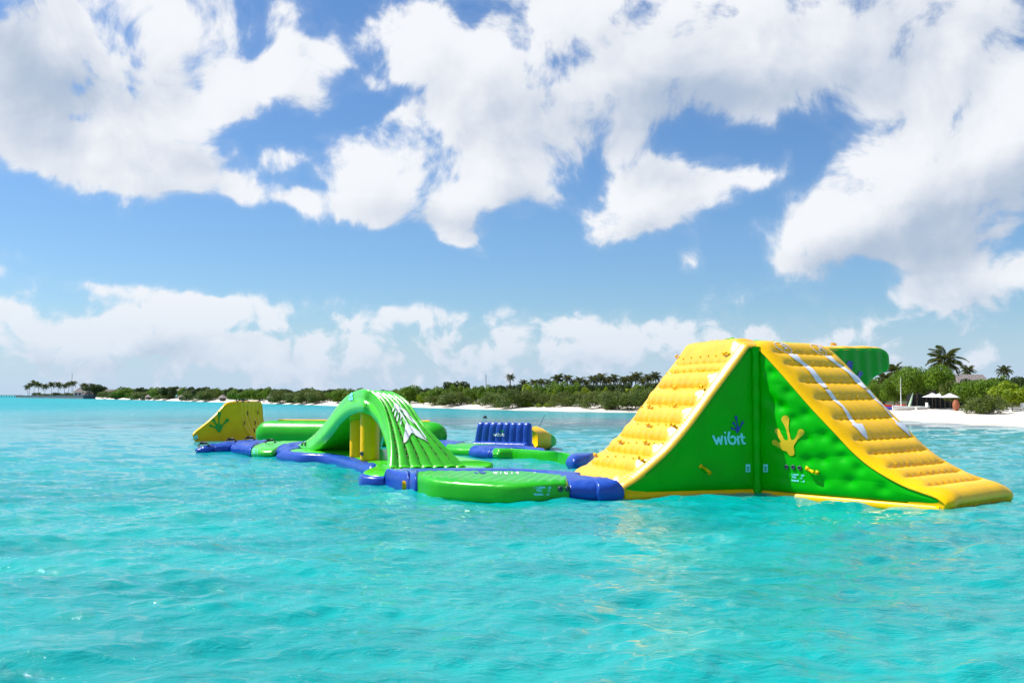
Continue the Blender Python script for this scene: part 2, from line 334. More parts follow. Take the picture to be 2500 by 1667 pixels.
def water_mat():
    m, nt, bs = newmat('lagoon_water')
    g = N(nt, 'ShaderNodeNewGeometry'); pos = g.outputs['Position']
    sx = N(nt, 'ShaderNodeSeparateXYZ'); nt.links.new(pos, sx.inputs[0])
    dist = mathn(nt, 'SQRT', mathn(nt, 'ADD', mathn(nt, 'POWER', sx.outputs[0], 2), mathn(nt, 'POWER', sx.outputs[1], 2)))
    mp = N(nt, 'ShaderNodeMapping'); mp.inputs[3].default_value = (.35, 1, 1); nt.links.new(pos, mp.inputs[0])
    # wave-slope shade and caustics painted into colour; patches of sea grass, coral rubble
    nA = N(nt, 'ShaderNodeTexNoise', i_Scale=.28, i_Detail=4.0, i_Distortion=.8); nt.links.new(mp.outputs[0], nA.inputs['Vector'])
    nB = N(nt, 'ShaderNodeTexNoise', i_Scale=.035, i_Detail=4.0); nt.links.new(mp.outputs[0], nB.inputs['Vector'])
    c = mixc(nt, ramp(nt, nA.outputs['Fac'], .35, .65), (.0, .265, .265), (.0, .36, .345))
    c = mixc(nt, ramp(nt, sx.outputs[1], 12, 70), c, (.0, .33, .37))
    # sea-grass belt off the beach, following the shore
    band = mathn(nt, 'MULTIPLY', ramp(nt, sx.outputs[1], 66, 84), ramp(nt, sx.outputs[1], 118, 92))
    band = mathn(nt, 'MULTIPLY', band, ramp(nt, sx.outputs[0], -55, -5))
    band = mathn(nt, 'MULTIPLY', band, ramp(nt, nB.outputs['Fac'], .36, .56))
    c = mixc(nt, mathn(nt, 'MULTIPLY', band, .9), c, (.19, .25, .30))
    patch = mathn(nt, 'MULTIPLY', ramp(nt, nB.outputs['Fac'], .52, .66), ramp(nt, sx.outputs[1], 90, 180))
    c = mixc(nt, mathn(nt, 'MULTIPLY', patch, .5), c, (.03, .27, .38))
    nt.links.new(c, bs.inputs['Base Color'])
    nt.links.new(mathn(nt, 'ADD', .035, mathn(nt, 'MULTIPLY', ramp(nt, dist, 45, 300), .33)), bs.inputs['Roughness']); bs.inputs['IOR'].default_value = 1.37; nt.links.new(mathn(nt, 'SUBTRACT', .5, mathn(nt, 'MULTIPLY', ramp(nt, dist, 30, 200), .36)), bs.inputs['Specular IOR Level'])
    n1 = N(nt, 'ShaderNodeTexNoise', i_Scale=3.4, i_Detail=6.0, i_Roughness=.62, i_Distortion=.5)
    mp2 = N(nt, 'ShaderNodeMapping'); mp2.inputs[3].default_value = (.6, 1.2, 1); mp2.inputs[2].default_value = (0, 0, R(12)); nt.links.new(pos, mp2.inputs[0])
    nt.links.new(mp2.outputs[0], n1.inputs['Vector'])
    n2 = N(nt, 'ShaderNodeTexNoise', i_Scale=.55, i_Detail=3.0); nt.links.new(mp2.outputs[0], n2.inputs['Vector'])
    n3 = N(nt, 'ShaderNodeTexNoise', i_Scale=.16, i_Detail=3.0); nt.links.new(mp2.outputs[0], n3.inputs['Vector'])
    h = mathn(nt, 'ADD', mathn(nt, 'MULTIPLY', n1.outputs['Fac'], .08), mathn(nt, 'MULTIPLY', n2.outputs['Fac'], .14))
    h = mathn(nt, 'ADD', h, mathn(nt, 'MULTIPLY', mathn(nt, 'MULTIPLY', n3.outputs['Fac'], ramp(nt, sx.outputs[1], 30, 120)), 1.0))
    n5 = N(nt, 'ShaderNodeTexNoise', noise_type='RIDGED_MULTIFRACTAL', normalize=True, i_Scale=1.7, i_Detail=5.0, i_Roughness=.55, i_Distortion=.5); nt.links.new(mp2.outputs[0], n5.inputs['Vector'])
    h = mathn(nt, 'ADD', h, mathn(nt, 'MULTIPLY', n5.outputs['Fac'], .055))
    n4 = N(nt, 'ShaderNodeTexNoise', i_Scale=12.0, i_Detail=3.0, i_Distortion=.6); nt.links.new(mp2.outputs[0], n4.inputs['Vector'])
    h = mathn(nt, 'ADD', h, mathn(nt, 'MULTIPLY', n4.outputs['Fac'], .009))
    h = mathn(nt, 'MULTIPLY', h, mathn(nt, 'ADD', 1.0, mathn(nt, 'MULTIPLY', ramp(nt, dist, 35, 220), 2.2)))
    bp = N(nt, 'ShaderNodeBump', i_Strength=.85, i_Distance=1.0); nt.links.new(h, bp.inputs['Height'])
    nt.links.new(bp.outputs[0], bs.inputs['Normal'])
    return m
WATER = water_mat()
def sand_mat():
    m, nt, bs = newmat('coral_sand')
    g = N(nt, 'ShaderNodeNewGeometry'); sx = N(nt, 'ShaderNodeSeparateXYZ'); nt.links.new(g.outputs['Position'], sx.inputs[0])
    n1 = N(nt, 'ShaderNodeTexNoise', i_Scale=.25, i_Detail=5.0); nt.links.new(g.outputs['Position'], n1.inputs['Vector'])
    c = mixc(nt, n1.outputs['Fac'], (.66, .60, .52), (.78, .73, .65))
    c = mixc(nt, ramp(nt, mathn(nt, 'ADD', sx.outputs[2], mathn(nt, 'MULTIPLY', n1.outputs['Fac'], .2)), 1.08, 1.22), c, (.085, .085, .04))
    wet = ramp(nt, mathn(nt, 'ADD', sx.outputs[2], mathn(nt, 'MULTIPLY', n1.outputs['Fac'], .12)), .22, .12)
    c = mixc(nt, mathn(nt, 'MULTIPLY', wet, .6), c, (.42, .38, .32))
    nt.links.new(c, bs.inputs['Base Color']); bs.inputs['Roughness'].default_value = .85
    bp = N(nt, 'ShaderNodeBump', i_Strength=.3, i_Distance=.3); nt.links.new(n1.outputs['Fac'], bp.inputs['Height']); nt.links.new(bp.outputs[0], bs.inputs['Normal'])
    return m
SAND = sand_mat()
def leafmat(name, c, var=.35, hue=(1.3, 1.0, .6)):
    m, nt, bs = newmat(name)
    tcn = N(nt, 'ShaderNodeTexCoord'); oi = N(nt, 'ShaderNodeObjectInfo')
    ad = N(nt, 'ShaderNodeVectorMath', operation='ADD'); nt.links.new(tcn.outputs['Object'], ad.inputs[0])
    rv = N(nt, 'ShaderNodeVectorMath', operation='SCALE'); nt.links.new(oi.outputs['Random'], rv.inputs['Scale']); rv.inputs[0].default_value = (37, 17, 11)
    nt.links.new(rv.outputs[0], ad.inputs[1])
    n1 = N(nt, 'ShaderNodeTexNoise', i_Scale=3.2, i_Detail=4.0); nt.links.new(ad.outputs[0], n1.inputs['Vector'])
    a = tuple(q * (1 - var) for q in c); b = tuple(q * (1 + var) * k for q, k in zip(c, hue))
    cc = mixc(nt, ramp(nt, n1.outputs['Fac'], .33, .68), a, b)
    cc = mixc(nt, mathn(nt, 'MULTIPLY', oi.outputs['Random'], .45), cc, tuple(q * k for q, k in zip(c, (1.5, 1.05, .7))))
    nt.links.new(cc, bs.inputs['Base Color']); bs.inputs['Roughness'].default_value = .55; bs.inputs['Specular IOR Level'].default_value = .3
    tr = N(nt, 'ShaderNodeBsdfTranslucent'); nt.links.new(cc, tr.inputs[0])
    mx = N(nt, 'ShaderNodeMixShader'); mx.inputs[0].default_value = .3
    nt.links.new(bs.outputs[0], mx.inputs[1]); nt.links.new(tr.outputs[0], mx.inputs[2])
    nt.links.new(mx.outputs[0], [n for n in nt.nodes if n.type == 'OUTPUT_MATERIAL'][0].inputs[0])
    return m
L_SHRUB = leafmat('shrub_leaves', (.085, .150, .030))
L_BROAD = leafmat('broad_leaves', (.095, .215, .012))
L_BRIGHT = leafmat('bright_leaves', (.19, .32, .010), .25)
L_DARK = leafmat('dark_leaves', (.036, .078, .018))
L_PALM = leafmat('palm_leaves', (.085, .125, .034), .3)
BARK = plain('bark', (.17, .13, .10), .9, .2, .3, 4, .4)
THATCH = plain('thatch', (.27, .235, .22), .95, .1, .25, 6, .5)
WOOD = plain('weathered_wood', (.16, .12, .09), .85, .2, .3, 3)
STONE = plain('seawall_stone', (.17, .18, .20), .9, .2, .25, .6, .3)
WHITEW = plain('white_paint', (.72, .72, .70), .6)

# ------------------------------------------------------------------ water: one sheet, fine near the viewer
rsw = np.random.RandomState(5)
def wave_h(x, y, spacing):
    h = np.zeros_like(x)
    for k in range(70):
        lam = 0.35 * (16.0 ** (k / 69.0)) * (1 + .1 * rsw.randn())
        th = R(100) + R(38) * rsw.randn()
        ph = rsw.rand() * 6.283
        amp = .0062 * lam ** 1.0 * (1.0 if lam < 1.0 else (1.0 / lam) ** .55)
        kx, ky = math.cos(th) * 2 * math.pi / lam, math.sin(th) * 2 * math.pi / lam
        wgt = np.clip((lam / spacing - 2.0) / 2.0, 0, 1)
        a = kx * x + ky * y + ph + .6 * np.sin(.13 * x + .21 * y + k)
        s = np.sin(a)
        h += .85 * amp * wgt * (s + .28 * np.cos(2 * a))
    return h
vs = np.r_[np.linspace(2100, 1700, 24, endpoint=False), np.linspace(1700, 1000, 560, endpoint=False), np.linspace(1000, 966, 90)]
dd = np.array([CAMZ * FOC / (v - 964.0) for v in vs]); dd = np.r_[[.5, 2.0, 3.5], dd, [4500, 8000, 14000]]
ang = np.r_[np.linspace(-88, -32, 60, endpoint=False), np.linspace(-32, 32, 900, endpoint=False), np.linspace(32, 88, 60)]
A, Dm = np.meshgrid(np.radians(ang), dd)
X = Dm * np.tan(np.clip(A, -R(60), R(60))); Y = Dm.copy()
wide = np.abs(A) > R(60); X = np.where(wide, Dm / math.cos(R(60)) * np.sin(A), X); Y = np.where(wide, Dm / math.cos(R(60)) * np.cos(A), Y)
spc = np.maximum(np.gradient(dd)[:, None] * np.ones_like(X), Dm * R(64.0 / 900))
spc = np.where(np.abs(A) > R(32), spc * 12, spc)
Z = wave_h(X, Y, spc)
o = gridobj('water', np.stack([X, Y, Z], -1), WATER, flip=True)
setp(o, kind='structure')
# sea behind the viewer
Vb = [(-14000, -14000, -.03), (14000, -14000, -.03), (14000, .6, -.03), (-14000, .6, -.03)]
o = link('sea', mesh('sea', Vb, [(0, 1, 2, 3)], WATER, False)); setp(o, kind='structure')

# ------------------------------------------------------------------ decals (flat print laid on real surfaces)
def sd_cap(X, Y, a, b, ra, rb):
    bx, by = b[0] - a[0], b[1] - a[1]; L2 = bx * bx + by * by + 1e-9
    t = np.clip(((X - a[0]) * bx + (Y - a[1]) * by) / L2, 0, 1)
    return np.hypot(X - a[0] - t * bx, Y - a[1] - t * by) - (ra + (rb - ra) * t)
def smin(a, b, k):
    h = np.clip(.5 + .5 * (b - a) / k, 0, 1); return b * (1 - h) + a * h - k * h * (1 - h)
def sd_poly(X, Y, P):
    P = np.asarray(P, float); d = np.full(X.shape, 1e9); inside = np.zeros(X.shape, bool)
    for i in range(len(P)):
        a = P[i]; b = P[(i + 1) % len(P)]
        d = np.minimum(d, sd_cap(X, Y, a, b, 0, 0))
        cond = ((a[1] > Y) != (b[1] > Y)) & (X < (b[0] - a[0]) * (Y - a[1]) / (b[1] - a[1] + 1e-12) + a[0])
        inside ^= cond
    return np.where(inside, -d, d)
def strokes(X, Y, lines, r):
    d = np.full(X.shape, 1e9)
    for ln in lines:
        if len(ln) == 1: ln = [ln[0], ln[0]]
        for a, b in zip(ln[:-1], ln[1:]): d = np.minimum(d, sd_cap(X, Y, a, b, r, r))
    return d
def contour(fn, x0, y0, x1, y1, st):
    xs = np.arange(x0, x1 + st, st); ys = np.arange(y0, y1 + st, st)
    X, Y = np.meshgrid(xs, ys, indexing='ij'); Fv = fn(X, Y)
    V, idx, F = [], {}, []
    def vid(key, p):
        if key not in idx: idx[key] = len(V); V.append(p)
        return idx[key]
    nx, ny = X.shape
    for i in range(nx - 1):
        for j in range(ny - 1):
            if min(Fv[i, j], Fv[i + 1, j], Fv[i, j + 1], Fv[i + 1, j + 1]) > 0: continue
            for tri in (((i, j), (i + 1, j), (i + 1, j + 1)), ((i, j), (i + 1, j + 1), (i, j + 1))):
                poly = []
                for q in range(3):
                    a = tri[q]; b = tri[(q + 1) % 3]; fa, fb = Fv[a], Fv[b]
                    if fa <= 0: poly.append(vid(a, (X[a], Y[a])))
                    if (fa <= 0) != (fb <= 0):
                        t = fa / (fa - fb); key = (a, b) if a < b else (b, a)
                        poly.append(vid(('e',) + key, (X[a] + (X[b] - X[a]) * t, Y[a] + (Y[b] - Y[a]) * t)))
                if len(poly) >= 3: F.append(tuple(poly))
    return np.array(V), F
def bvh_of(*objs):
    V, F = [], []
    for ob in objs:
        off = len(V); M = ob.matrix_parent_inverse; par = ob.parent
        T = Matrix.Translation(par.location) @ M if par and par.type == 'EMPTY' else Matrix()
        V += [T @ v.co for v in ob.data.vertices]; F += [tuple(i + off for i in p.vertices) for p in ob.data.polygons]
    return BVHTree.FromPolygons(V, F)
def decal(name, fn, bbox, step, crop, bvh, mat, parent, lift=.010):
    """fn: signed shape in survey-crop units; crop=(scale, ox, oy)"""
    sc, ox, oy = crop
    V, F = contour(fn, *bbox, step)
    W3, ok = [], []
    for p in V:
        r = Vector(ray(ox + p[0] / sc, oy + p[1] / sc)).normalized()
        hit, nrm, _, _ = bvh.ray_cast(Vector(CC), r)
        if hit is None: W3.append((0, 0, 0)); ok.append(False); continue
        if nrm.dot(r) > 0: nrm = -nrm
        W3.append(hit + nrm * lift - r * lift * .5); ok.append(True)
    F = [f for f in F if all(ok[i] for i in f)]
    F = [f for f in F if max((Vector(W3[f[a]]) - Vector(W3[f[a - 1]])).length for a in range(len(f))) < .5]
    used = sorted({i for f in F for i in f}); mp = {a: b for b, a in enumerate(used)}
    if not used: return None
    me = mesh(name, [W3[i] for i in used], [tuple(mp[i] for i in f) for f in F], mat)
    return link(name, me, parent)
def hand_fn(fingers, palm, neck=.35, k=14):
    def fn(X, Y):
        d = sd_cap(X, Y, palm[0], palm[1], palm[2], palm[3])
        for (tx, ty, tr, bx, by, br) in fingers:
            mx, my = tx + (bx - tx) * .45, ty + (by - ty) * .45
            f = smin(sd_cap(X, Y, (tx, ty), (mx, my), tr, br * .9), sd_cap(X, Y, (mx, my), (bx, by), br * .9, br), k * .4)
            d = smin(d, f, k)
        return d
    return fn
def glyphrows(rows, gw, gh, th):
    lines = []
    for (x, y, txt, slant) in rows:
        for i, ch in enumerate(txt):
            gx = x + i * gw * 1.45; gy = y + slant * i
            if ch == ' ': continue
            if ch == 'o': lines.append([(gx, gy), (gx + gw, gy), (gx + gw, gy + gh), (gx, gy + gh), (gx, gy)])
            if ch == 'p': lines.append([(gx, gy + gh), (gx, gy), (gx + gw, gy), (gx + gw, gy + gh * .5), (gx, gy + gh * .5)])
            if ch == 'q': lines.append([(gx + gw, gy + gh), (gx + gw, gy), (gx, gy), (gx, gy + gh * .5), (gx + gw, gy + gh * .5)])
            if ch == 'i': lines.append([(gx + gw / 2, gy), (gx + gw / 2, gy + gh)])
            if ch == 'u': lines.append([(gx, gy), (gx, gy + gh), (gx + gw, gy + gh), (gx + gw, gy)])
            if ch == '-': lines.append([(gx + gw * .2, gy + gh * .7), (gx + gw * .8, gy + gh * .7)])
            if ch == '.': lines.append([(gx + gw * .5, gy + gh * .9)])
    return lambda X, Y: strokes(X, Y, lines, th)

# ------------------------------------------------------------------ small inflatable fittings
def handle_mesh(mat):
    pts = [(-.13, 0, .0), (-.12, 0, .05), (-.07, 0, .075), (.07, 0, .075), (.12, 0, .05), (.13, 0, 0)]
    a = tube(pts, .012, 6)
    b = tube([(-.085, 0, .072), (.085, 0, .072)], .033, 10)
    c = box((-.13, 0, .006), (.08, .09, .012)); d = box((.13, 0, .006), (.08, .09, .012))
    V, F = join([a, b, c, d]); return mesh('handle', V, F, mat)
H_Y = handle_mesh(YEL); H_B = handle_mesh(DARK); H_G = handle_mesh(GRN)
def orient(o, pos, nrm, along):
    n = Vector(nrm).normalized(); x = Vector(along); x = (x - n * x.dot(n)).normalized(); y = n.cross(x)
    M = Matrix((x, y, n)).transposed().to_4x4(); M.translation = Vector(pos); return M
def put(name, me, parent, pos, nrm, along, sc=1.0):
    o = bpy.data.objects.new(name, me); col.objects.link(o); o.parent = parent
    M = orient(o, pos, nrm, along) @ Matrix.Scale(sc, 4)
    o.matrix_parent_inverse = Matrix.Translation(parent.location).inverted() if parent.type == 'EMPTY' else Matrix()
    o.matrix_basis = M; return o
def disc_mesh(r, h, mat, name='valve'):
    ph = np.arange(14) * 2 * math.pi / 14; V = []; 
    prof = [(r, 0), (r, h * .6), (r * .8, h), (r * .55, h), (r * .5, h * .6)]
    for (q, z) in prof: V += [(q * math.cos(a), q * math.sin(a), z) for a in ph]
    V.append((0, 0, h * .6)); F = [tuple(f) for f in gridF(5, 14, False, True)] + [(56 + j, 56 + (j + 1) % 14, 70) for j in range(14)]
    return mesh(name, V, F, mat)
VALVE = disc_mesh(.06, .03, VALV)
def hit(bvh, u, v):
    r = Vector(ray(u, v)).normalized(); h, n, _, _ = bvh.ray_cast(Vector(CC), r)
    if h is None: return None, None
    return h, (n if n.dot(r) < 0 else -n)

# ==================================================================== THE TOWER
O = atz(1850, 1207, 0)
def unit(v): v = np.array(v, float); v[2] = 0; return v / np.linalg.norm(v)
T_R = atz(2283, 1245, 0); S_R = unit(T_R - O); D_R = np.array([-S_R[1], S_R[0], 0]); WID = 3.5
T_L = atz(1523, 1216, 0); S_L = unit(T_L - O); D_L = unit([-.30, .953, 0])
tower = thing('inflatable_tower', 'huge green and yellow inflatable tower with climbing wall and twin slide', 'inflatable tower', tuple(O))
PROF = [(-.25, 3.80), (.10, 3.68), (.6, 3.22), (1.1, 2.71), (1.6, 2.20), (2.15, 1.68), (2.67, 1.19), (3.15, .85), (3.77, .55), (4.2, .42), (4.52, .335), (4.70, .25)]
PROF_L = [(-.25, 3.77), (-.02, 3.76), (.16, 3.69), (.42, 3.46), (.93, 2.84), (1.47, 2.17), (2.0, 1.58), (2.35, 1.21), (2.7, .88), (3.05, .61), (3.39, .43), (3.6, .34)]
def along_grooves(px, O, S, D, crop, t=.5):
    out = []
    sc, ox, oy = crop
    Ot = O + D * t
    for (a, b) in px:
        P = onplane(ox + a / sc, oy + b / sc, Ot, S) - Ot; out.append((float(P @ S), float(P[2])))
    return out
def arc_of(prof, pts):
    prof = np.asarray(prof); L = np.r_[0, np.cumsum(np.linalg.norm(np.diff(prof, axis=0), axis=1))]
    return [float(L[np.argmin(np.linalg.norm(prof - np.array(p), axis=1))]) for p in pts]
def ramp_surface(name, O, S, D, profile, grooves_px, crop, depth, mat, ndots, seed, width=WID, pucker=1.0, nose=True):
    prof = [list(p) for p in profile]
    if nose: prof += [(4.80, .14), (4.76, 0.0), (4.60, -.14), (4.3, -.2)]
    c = catmull(prof, 900); nL = 420; c, L = resample(c, nL)
    tan = np.gradient(c, axis=0); tan /= np.linalg.norm(tan, axis=1)[:, None]; nrm = np.stack([-tan[:, 1], tan[:, 0]], 1)
    a = np.linspace(0, L, nL)
    gr = sorted(arc_of(c, along_grooves(grooves_px, O, S, D, crop)))
    # bands between grooves
    edges = [-.3] + gr + [gr[-1] + .75]
    hA = np.zeros(nL); gN = np.zeros(nL)
    for e0, e1 in zip(edges[:-1], edges[1:]):
        m = (a >= e0) & (a < e1); x = (a[m] - e0) / (e1 - e0) * 2 - 1
        hA[m] = (.5 * np.sqrt(np.clip(1 - x * x, 0, 1)) + .5 * (1 - x * x)) * min(1, (e1 - e0) / .55)
    for g in gr: gN = np.maximum(gN, np.exp(-((a - g) / .055) ** 2))
    nT = 150; t = np.linspace(0, 1, nT); tm = .5 * (1 - np.cos(np.pi * t)) * .5 + t * .5; tm = (tm - tm[0]) / (tm[-1] - tm[0]); tw = tm * width
    edge = np.minimum(tw, width - tw); RIM = .40
    shoulder = np.sqrt(np.clip(1 - (1 - np.clip(edge / RIM, 0, 1)) ** 2, 0, 1))
    inner = np.clip((edge - .22) / .30, 0, 1); inner = inner * inner * (3 - 2 * inner)
    dots = .5 + .5 * np.cos(2 * np.pi * ndots * tm)
    P = np.zeros((nL, nT, 3))
    AA, TT = np.meshgrid(a, tw, indexing='ij')
    nz = vnoise(AA * 1.3 + 7, TT * 1.1 + 3, seed) - .5
    # pleats gathered into each groove and along the rim
    pl = np.sin(TT * 26 + 6 * vnoise(AA * 2, TT * 2, seed + 1)) * .004 * np.exp(-np.abs(AA[..., None] - np.array(gr)).min(-1) / .10) * pucker
    rimp = np.sin(AA * 70 + 9 * vnoise(AA * 2, TT * 3, seed + 2)) * .0022 * vnoise(AA * 3, TT, seed + 4) * np.exp(-((edge - .2) / .12) ** 2)[None, :] * pucker
    h = (-.05 if seed != 9 else -.17) + (.13 if seed != 9 else .17) * shoulder[None, :] + (depth * (hA - (.45 if seed == 9 else .62))[:, None]) * inner[None, :] * (.82 + .18 * dots[None, :]) + .02 * nz * inner[None, :] \
        - (gN[:, None] * dots[None, :] ** 3 * .03) * inner[None, :] + pl * inner[None, :] + rimp
    endf = np.clip(a / .25, 0, 1)[:, None]
    sC = c[:, 0][:, None] + nrm[:, 0][:, None] * h; zC = c[:, 1][:, None] + nrm[:, 1][:, None] * h
    side = -.02 * (1 - shoulder)
    for k in range(3):
        P[..., k] = O[k] + S[k] * sC + D[k] * (TT + np.where(TT < width / 2, -1, 1) * (-.03 * (1 - shoulder))[None, :] * -1 * 0)
    P[..., 2] += zC
    ob = gridobj(name, P, mat, tower)
    return ob, c, gr
CR2 = (3.136, 1800, 800); CR1 = (3.136, 1350, 800); CRT = (5.113, 1640, 820); CRA = (6.918, 1720, 980)
slide_gr = [(300, 200), (400, 275), (530, 400), (640, 530), (780, 690), (930, 855), (1050, 950), (1190, 1045), (1320, 1105), (1480, 1190)]
climb_gr = [(1290, 245), (1270, 345), (1185, 478), (1080, 612), (975, 750), (865, 885), (745, 1005), (610, 1110)]
slide, pc, _ = ramp_surface('slide_surface', O, S_R, D_R, PROF, slide_gr, CR2, .11, YEL, 11, 3)
SURF_L = [(-.22, 3.84), (.0, 3.86), (.20, 3.86), (.31, 3.81), (.42, 3.68), (.60, 3.45), (.88, 3.11), (1.2, 2.72), (1.6, 2.22), (2.0, 1.74), (2.43, 1.28), (2.85, .92), (3.31, .57), (3.62, .38), (3.78, .24), (3.80, .1), (3.70, -.1)]
climb, pcl, _ = ramp_surface('climbing_wall', O, S_L, D_L, SURF_L, climb_gr, CR1, .20, YELG, 9, 9, nose=False, pucker=1.6)
DIMPLES = [(262, 340), (390, 490), (515, 665), (520, 850), (650, 830), (800, 990), (650, 1015), (530, 1020), (1115, 1232), (330, 600), (760, 880), (930, 1075), (420, 700), (250, 560), (860, 1180), (640, 1180)]
def side_panel(name, O, S, D, prof, off, sgn, tufts, seed, smax, mat=GRN):
    c = catmull([(0.0, 3.70)] + [p for p in prof if p[0] > .05], 600)
    c, _ = resample(c[c[:, 0] <= smax], 220)
    nu, nv = 220, 120; P = np.zeros((nu, nv, 3))
    vv = np.linspace(0, 1, nv); zb = .12
    Sg = np.repeat(c[:, 0][:, None], nv, 1); Zt = c[:, 1] - .035
    Zg = zb + (Zt[:, None] - zb) * vv[None, :]
    ed = np.minimum(np.minimum(Zt[:, None] - Zg, (Zg - zb)) / .30, np.clip(Sg / .3, 0, 1)); ed = np.clip(ed, 0, 1); ed = np.sqrt(1 - (1 - ed) ** 2)
    h = .05 * ed
    if tufts:
        # tufted baffles: rows of dimples with pillows between them
        wob = vnoise(Sg * .8 + 5, Zg * .7, seed + 5)
        rows = np.abs(np.sin(math.pi * (Zg / .60 + .25 + .5 * (wob - .5)))) ** .9
        h += ed * (.022 * rows * (.2 + .8 * vnoise(Sg * 1.7 + 2, Zg * 1.2, seed + 6)) * np.clip((Sg - .15) / .5, 0, 1))
        for (a_, b_) in DIMPLES:
            Pd = onplane(1800 + a_ / 3.136, 800 + b_ / 3.136, O, S) - O; q = ((Sg - Pd @ S) / .17) ** 2 + ((Zg - Pd[2]) / .13) ** 2
            h -= ed * .055 * np.exp(-q)
        h += ed * .06 * (vnoise(Sg * 1.2, Zg * 1.4, seed) - .5)
    else:
        h += ed * (.028 * (vnoise(Sg * 1.2 + 3, Zg * .9, seed) - .5) + .012 * (vnoise(Sg * 3.2 + 3, Zg * 2.9, seed + 1) - .5))
    base = O + D * off
    for k in range(3): P[..., k] = base[k] + S[k] * Sg - sgn * D[k] * (h - .045)
    P[..., 2] += Zg
    return gridobj(name, P, mat, tower)
prL = PROF
gR = side_panel('side_panel', O, S_R, D_R, PROF, .03, 1, True, 21, 4.6)
gL = side_panel('side_panel', O, S_L, D_L, PROF_L, .03, 1, False, 22, 3.60)
side_panel('side_panel', O, S_R, D_R, PROF, WID - .03, -1, False, 23, 4.6)
side_panel('side_panel', O, S_L, D_L, PROF_L, WID - .03, -1, False, 24, 3.60)
def flat_base(name, O, S, D, length, z0=.0, r=.14):
    for t in (.10, WID - .10):
        p = [O + D * (t + .04 if t < 1 else t - .04) + S * s_ + np.array([0, 0, z]) for s_, z in [(-.02, z0), (length * .5, z0), (length - .3, z0), (length, z0)]]
        V, F = tube(catmull(p, 40), r, 14); link(name, mesh(name, V, F, YEL), tower)
flat_base('base_tube', O, S_R, D_R, 4.62, -.02)
flat_base('base_tube', O, S_L, D_L, 3.55, .02)
def nose_cap(ob, O, S, D, s0, off):
    co = np.array([v.co[:] for v in ob.data.vertices]).reshape(420, 150, 3); 
    row = co[:, 0] if off < 1 else co[:, -1]; row = row + D * (.04 if off < 1 else -.04)
    sv = (row - O) @ S; row = row[(sv > s0)]; sv = (row - O) @ S
    low = O + np.outer(np.minimum(sv, sv.max() - .35), S) + D * off; low[:, 2] = np.minimum(.08, row[:, 2])
    k = np.linspace(0, 1, 8)[None, :, None]; gridobj('nose_side', row[:, None] * (1 - k) + low[:, None] * k, YEL, tower)
for off in (.06, WID - .06): nose_cap(slide, O, S_R, D_R, 3.9, off); nose_cap(climb, O, S_L, D_L, 3.0, off)
# seam column where the two arms meet
V, F = tube([O + np.array([0, .03, z]) for z in np.linspace(.05, 3.72, 30)], .11 + .012 * np.sin(np.linspace(0, 40, 30)), 16)
link('seam_column', mesh('seam_column', V, F, GRN), tower)
# top deck (triangular, green, softly domed)
A0, A1, A2 = O, O + D_R * WID, O + D_L * WID
def tri_deck(z, rise):
    n = 26; V = []; idx = {}; F = []
    for i in range(n + 1):
        for j in range(n + 1 - i):
            k = n - i - j; p = (A0 * i + A1 * j + A2 * k) / n
            e = min(i, j, k) / n; h = z + rise * (1 - (1 - min(1, e * 6)) ** 2) ** .5 + rise * .7 * math.sin(min(1, e * 3) * math.pi / 2)
            idx[i, j] = len(V); V.append((p[0], p[1], h))
    for i in range(n):
        for j in range(n - i):
            F.append((idx[i, j], idx[i, j + 1], idx[i + 1, j]))
            if j < n - i - 1: F.append((idx[i, j + 1], idx[i + 1, j + 1], idx[i + 1, j]))
    return V, F
V, F = tri_deck(3.74, .14)
deck_ob = link('top_deck', mesh('top_deck', V, F, LGRN), tower)
# jump wing: overhanging platform on the far right
WD = unit([.72, .69, 0]); WP = np.array([-WD[1], WD[0], 0]); WO = A1.copy() + WD * -.35
wing_prof = [(0, 3.80), (1.2, 3.86), (2.4, 3.90), (3.3, 3.93), (3.72, 3.86), (3.92, 3.68), (3.93, 3.45), (3.80, 3.27), (3.35, 3.16), (2.98, 3.05), (2.55, 2.80), (1.9, 2.15), (1.1, 1.35), (.4, .75), (0, .5)]
c = catmull(wing_prof, 140)
nT = 60; tw = np.linspace(0, 3.2, nT); ed = np.clip(np.minimum(tw, 3.2 - tw) / .28, 0, 1); sh = np.sqrt(1 - (1 - ed) ** 2)
tan = np.gradient(c, axis=0); tan /= np.linalg.norm(tan, axis=1)[:, None]; nr = np.stack([-tan[:, 1], tan[:, 0]], 1)
def wing_grid(i0, i1):
    cc, nn = c[i0:i1], nr[i0:i1]; P = np.zeros((len(cc), nT, 3))
    a = np.linspace(i0, i1, len(cc)) / 140 * 9
    h = (-.10 + .10 * sh)[None, :] + .035 * np.abs(np.sin(a * 3.0))[:, None] * sh[None, :]
    for k in range(3): P[..., k] = WO[k] + WD[k] * (cc[:, 0][:, None] + nn[:, 0][:, None] * h) + WP[k] * tw[None, :]
    P[..., 2] += cc[:, 1][:, None] + nn[:, 1][:, None] * h
    return P
gridobj('wing_top', wing_grid(0, 62), YEL, tower)
gridobj('wing_underside', wing_grid(61, 140), GRN, tower)
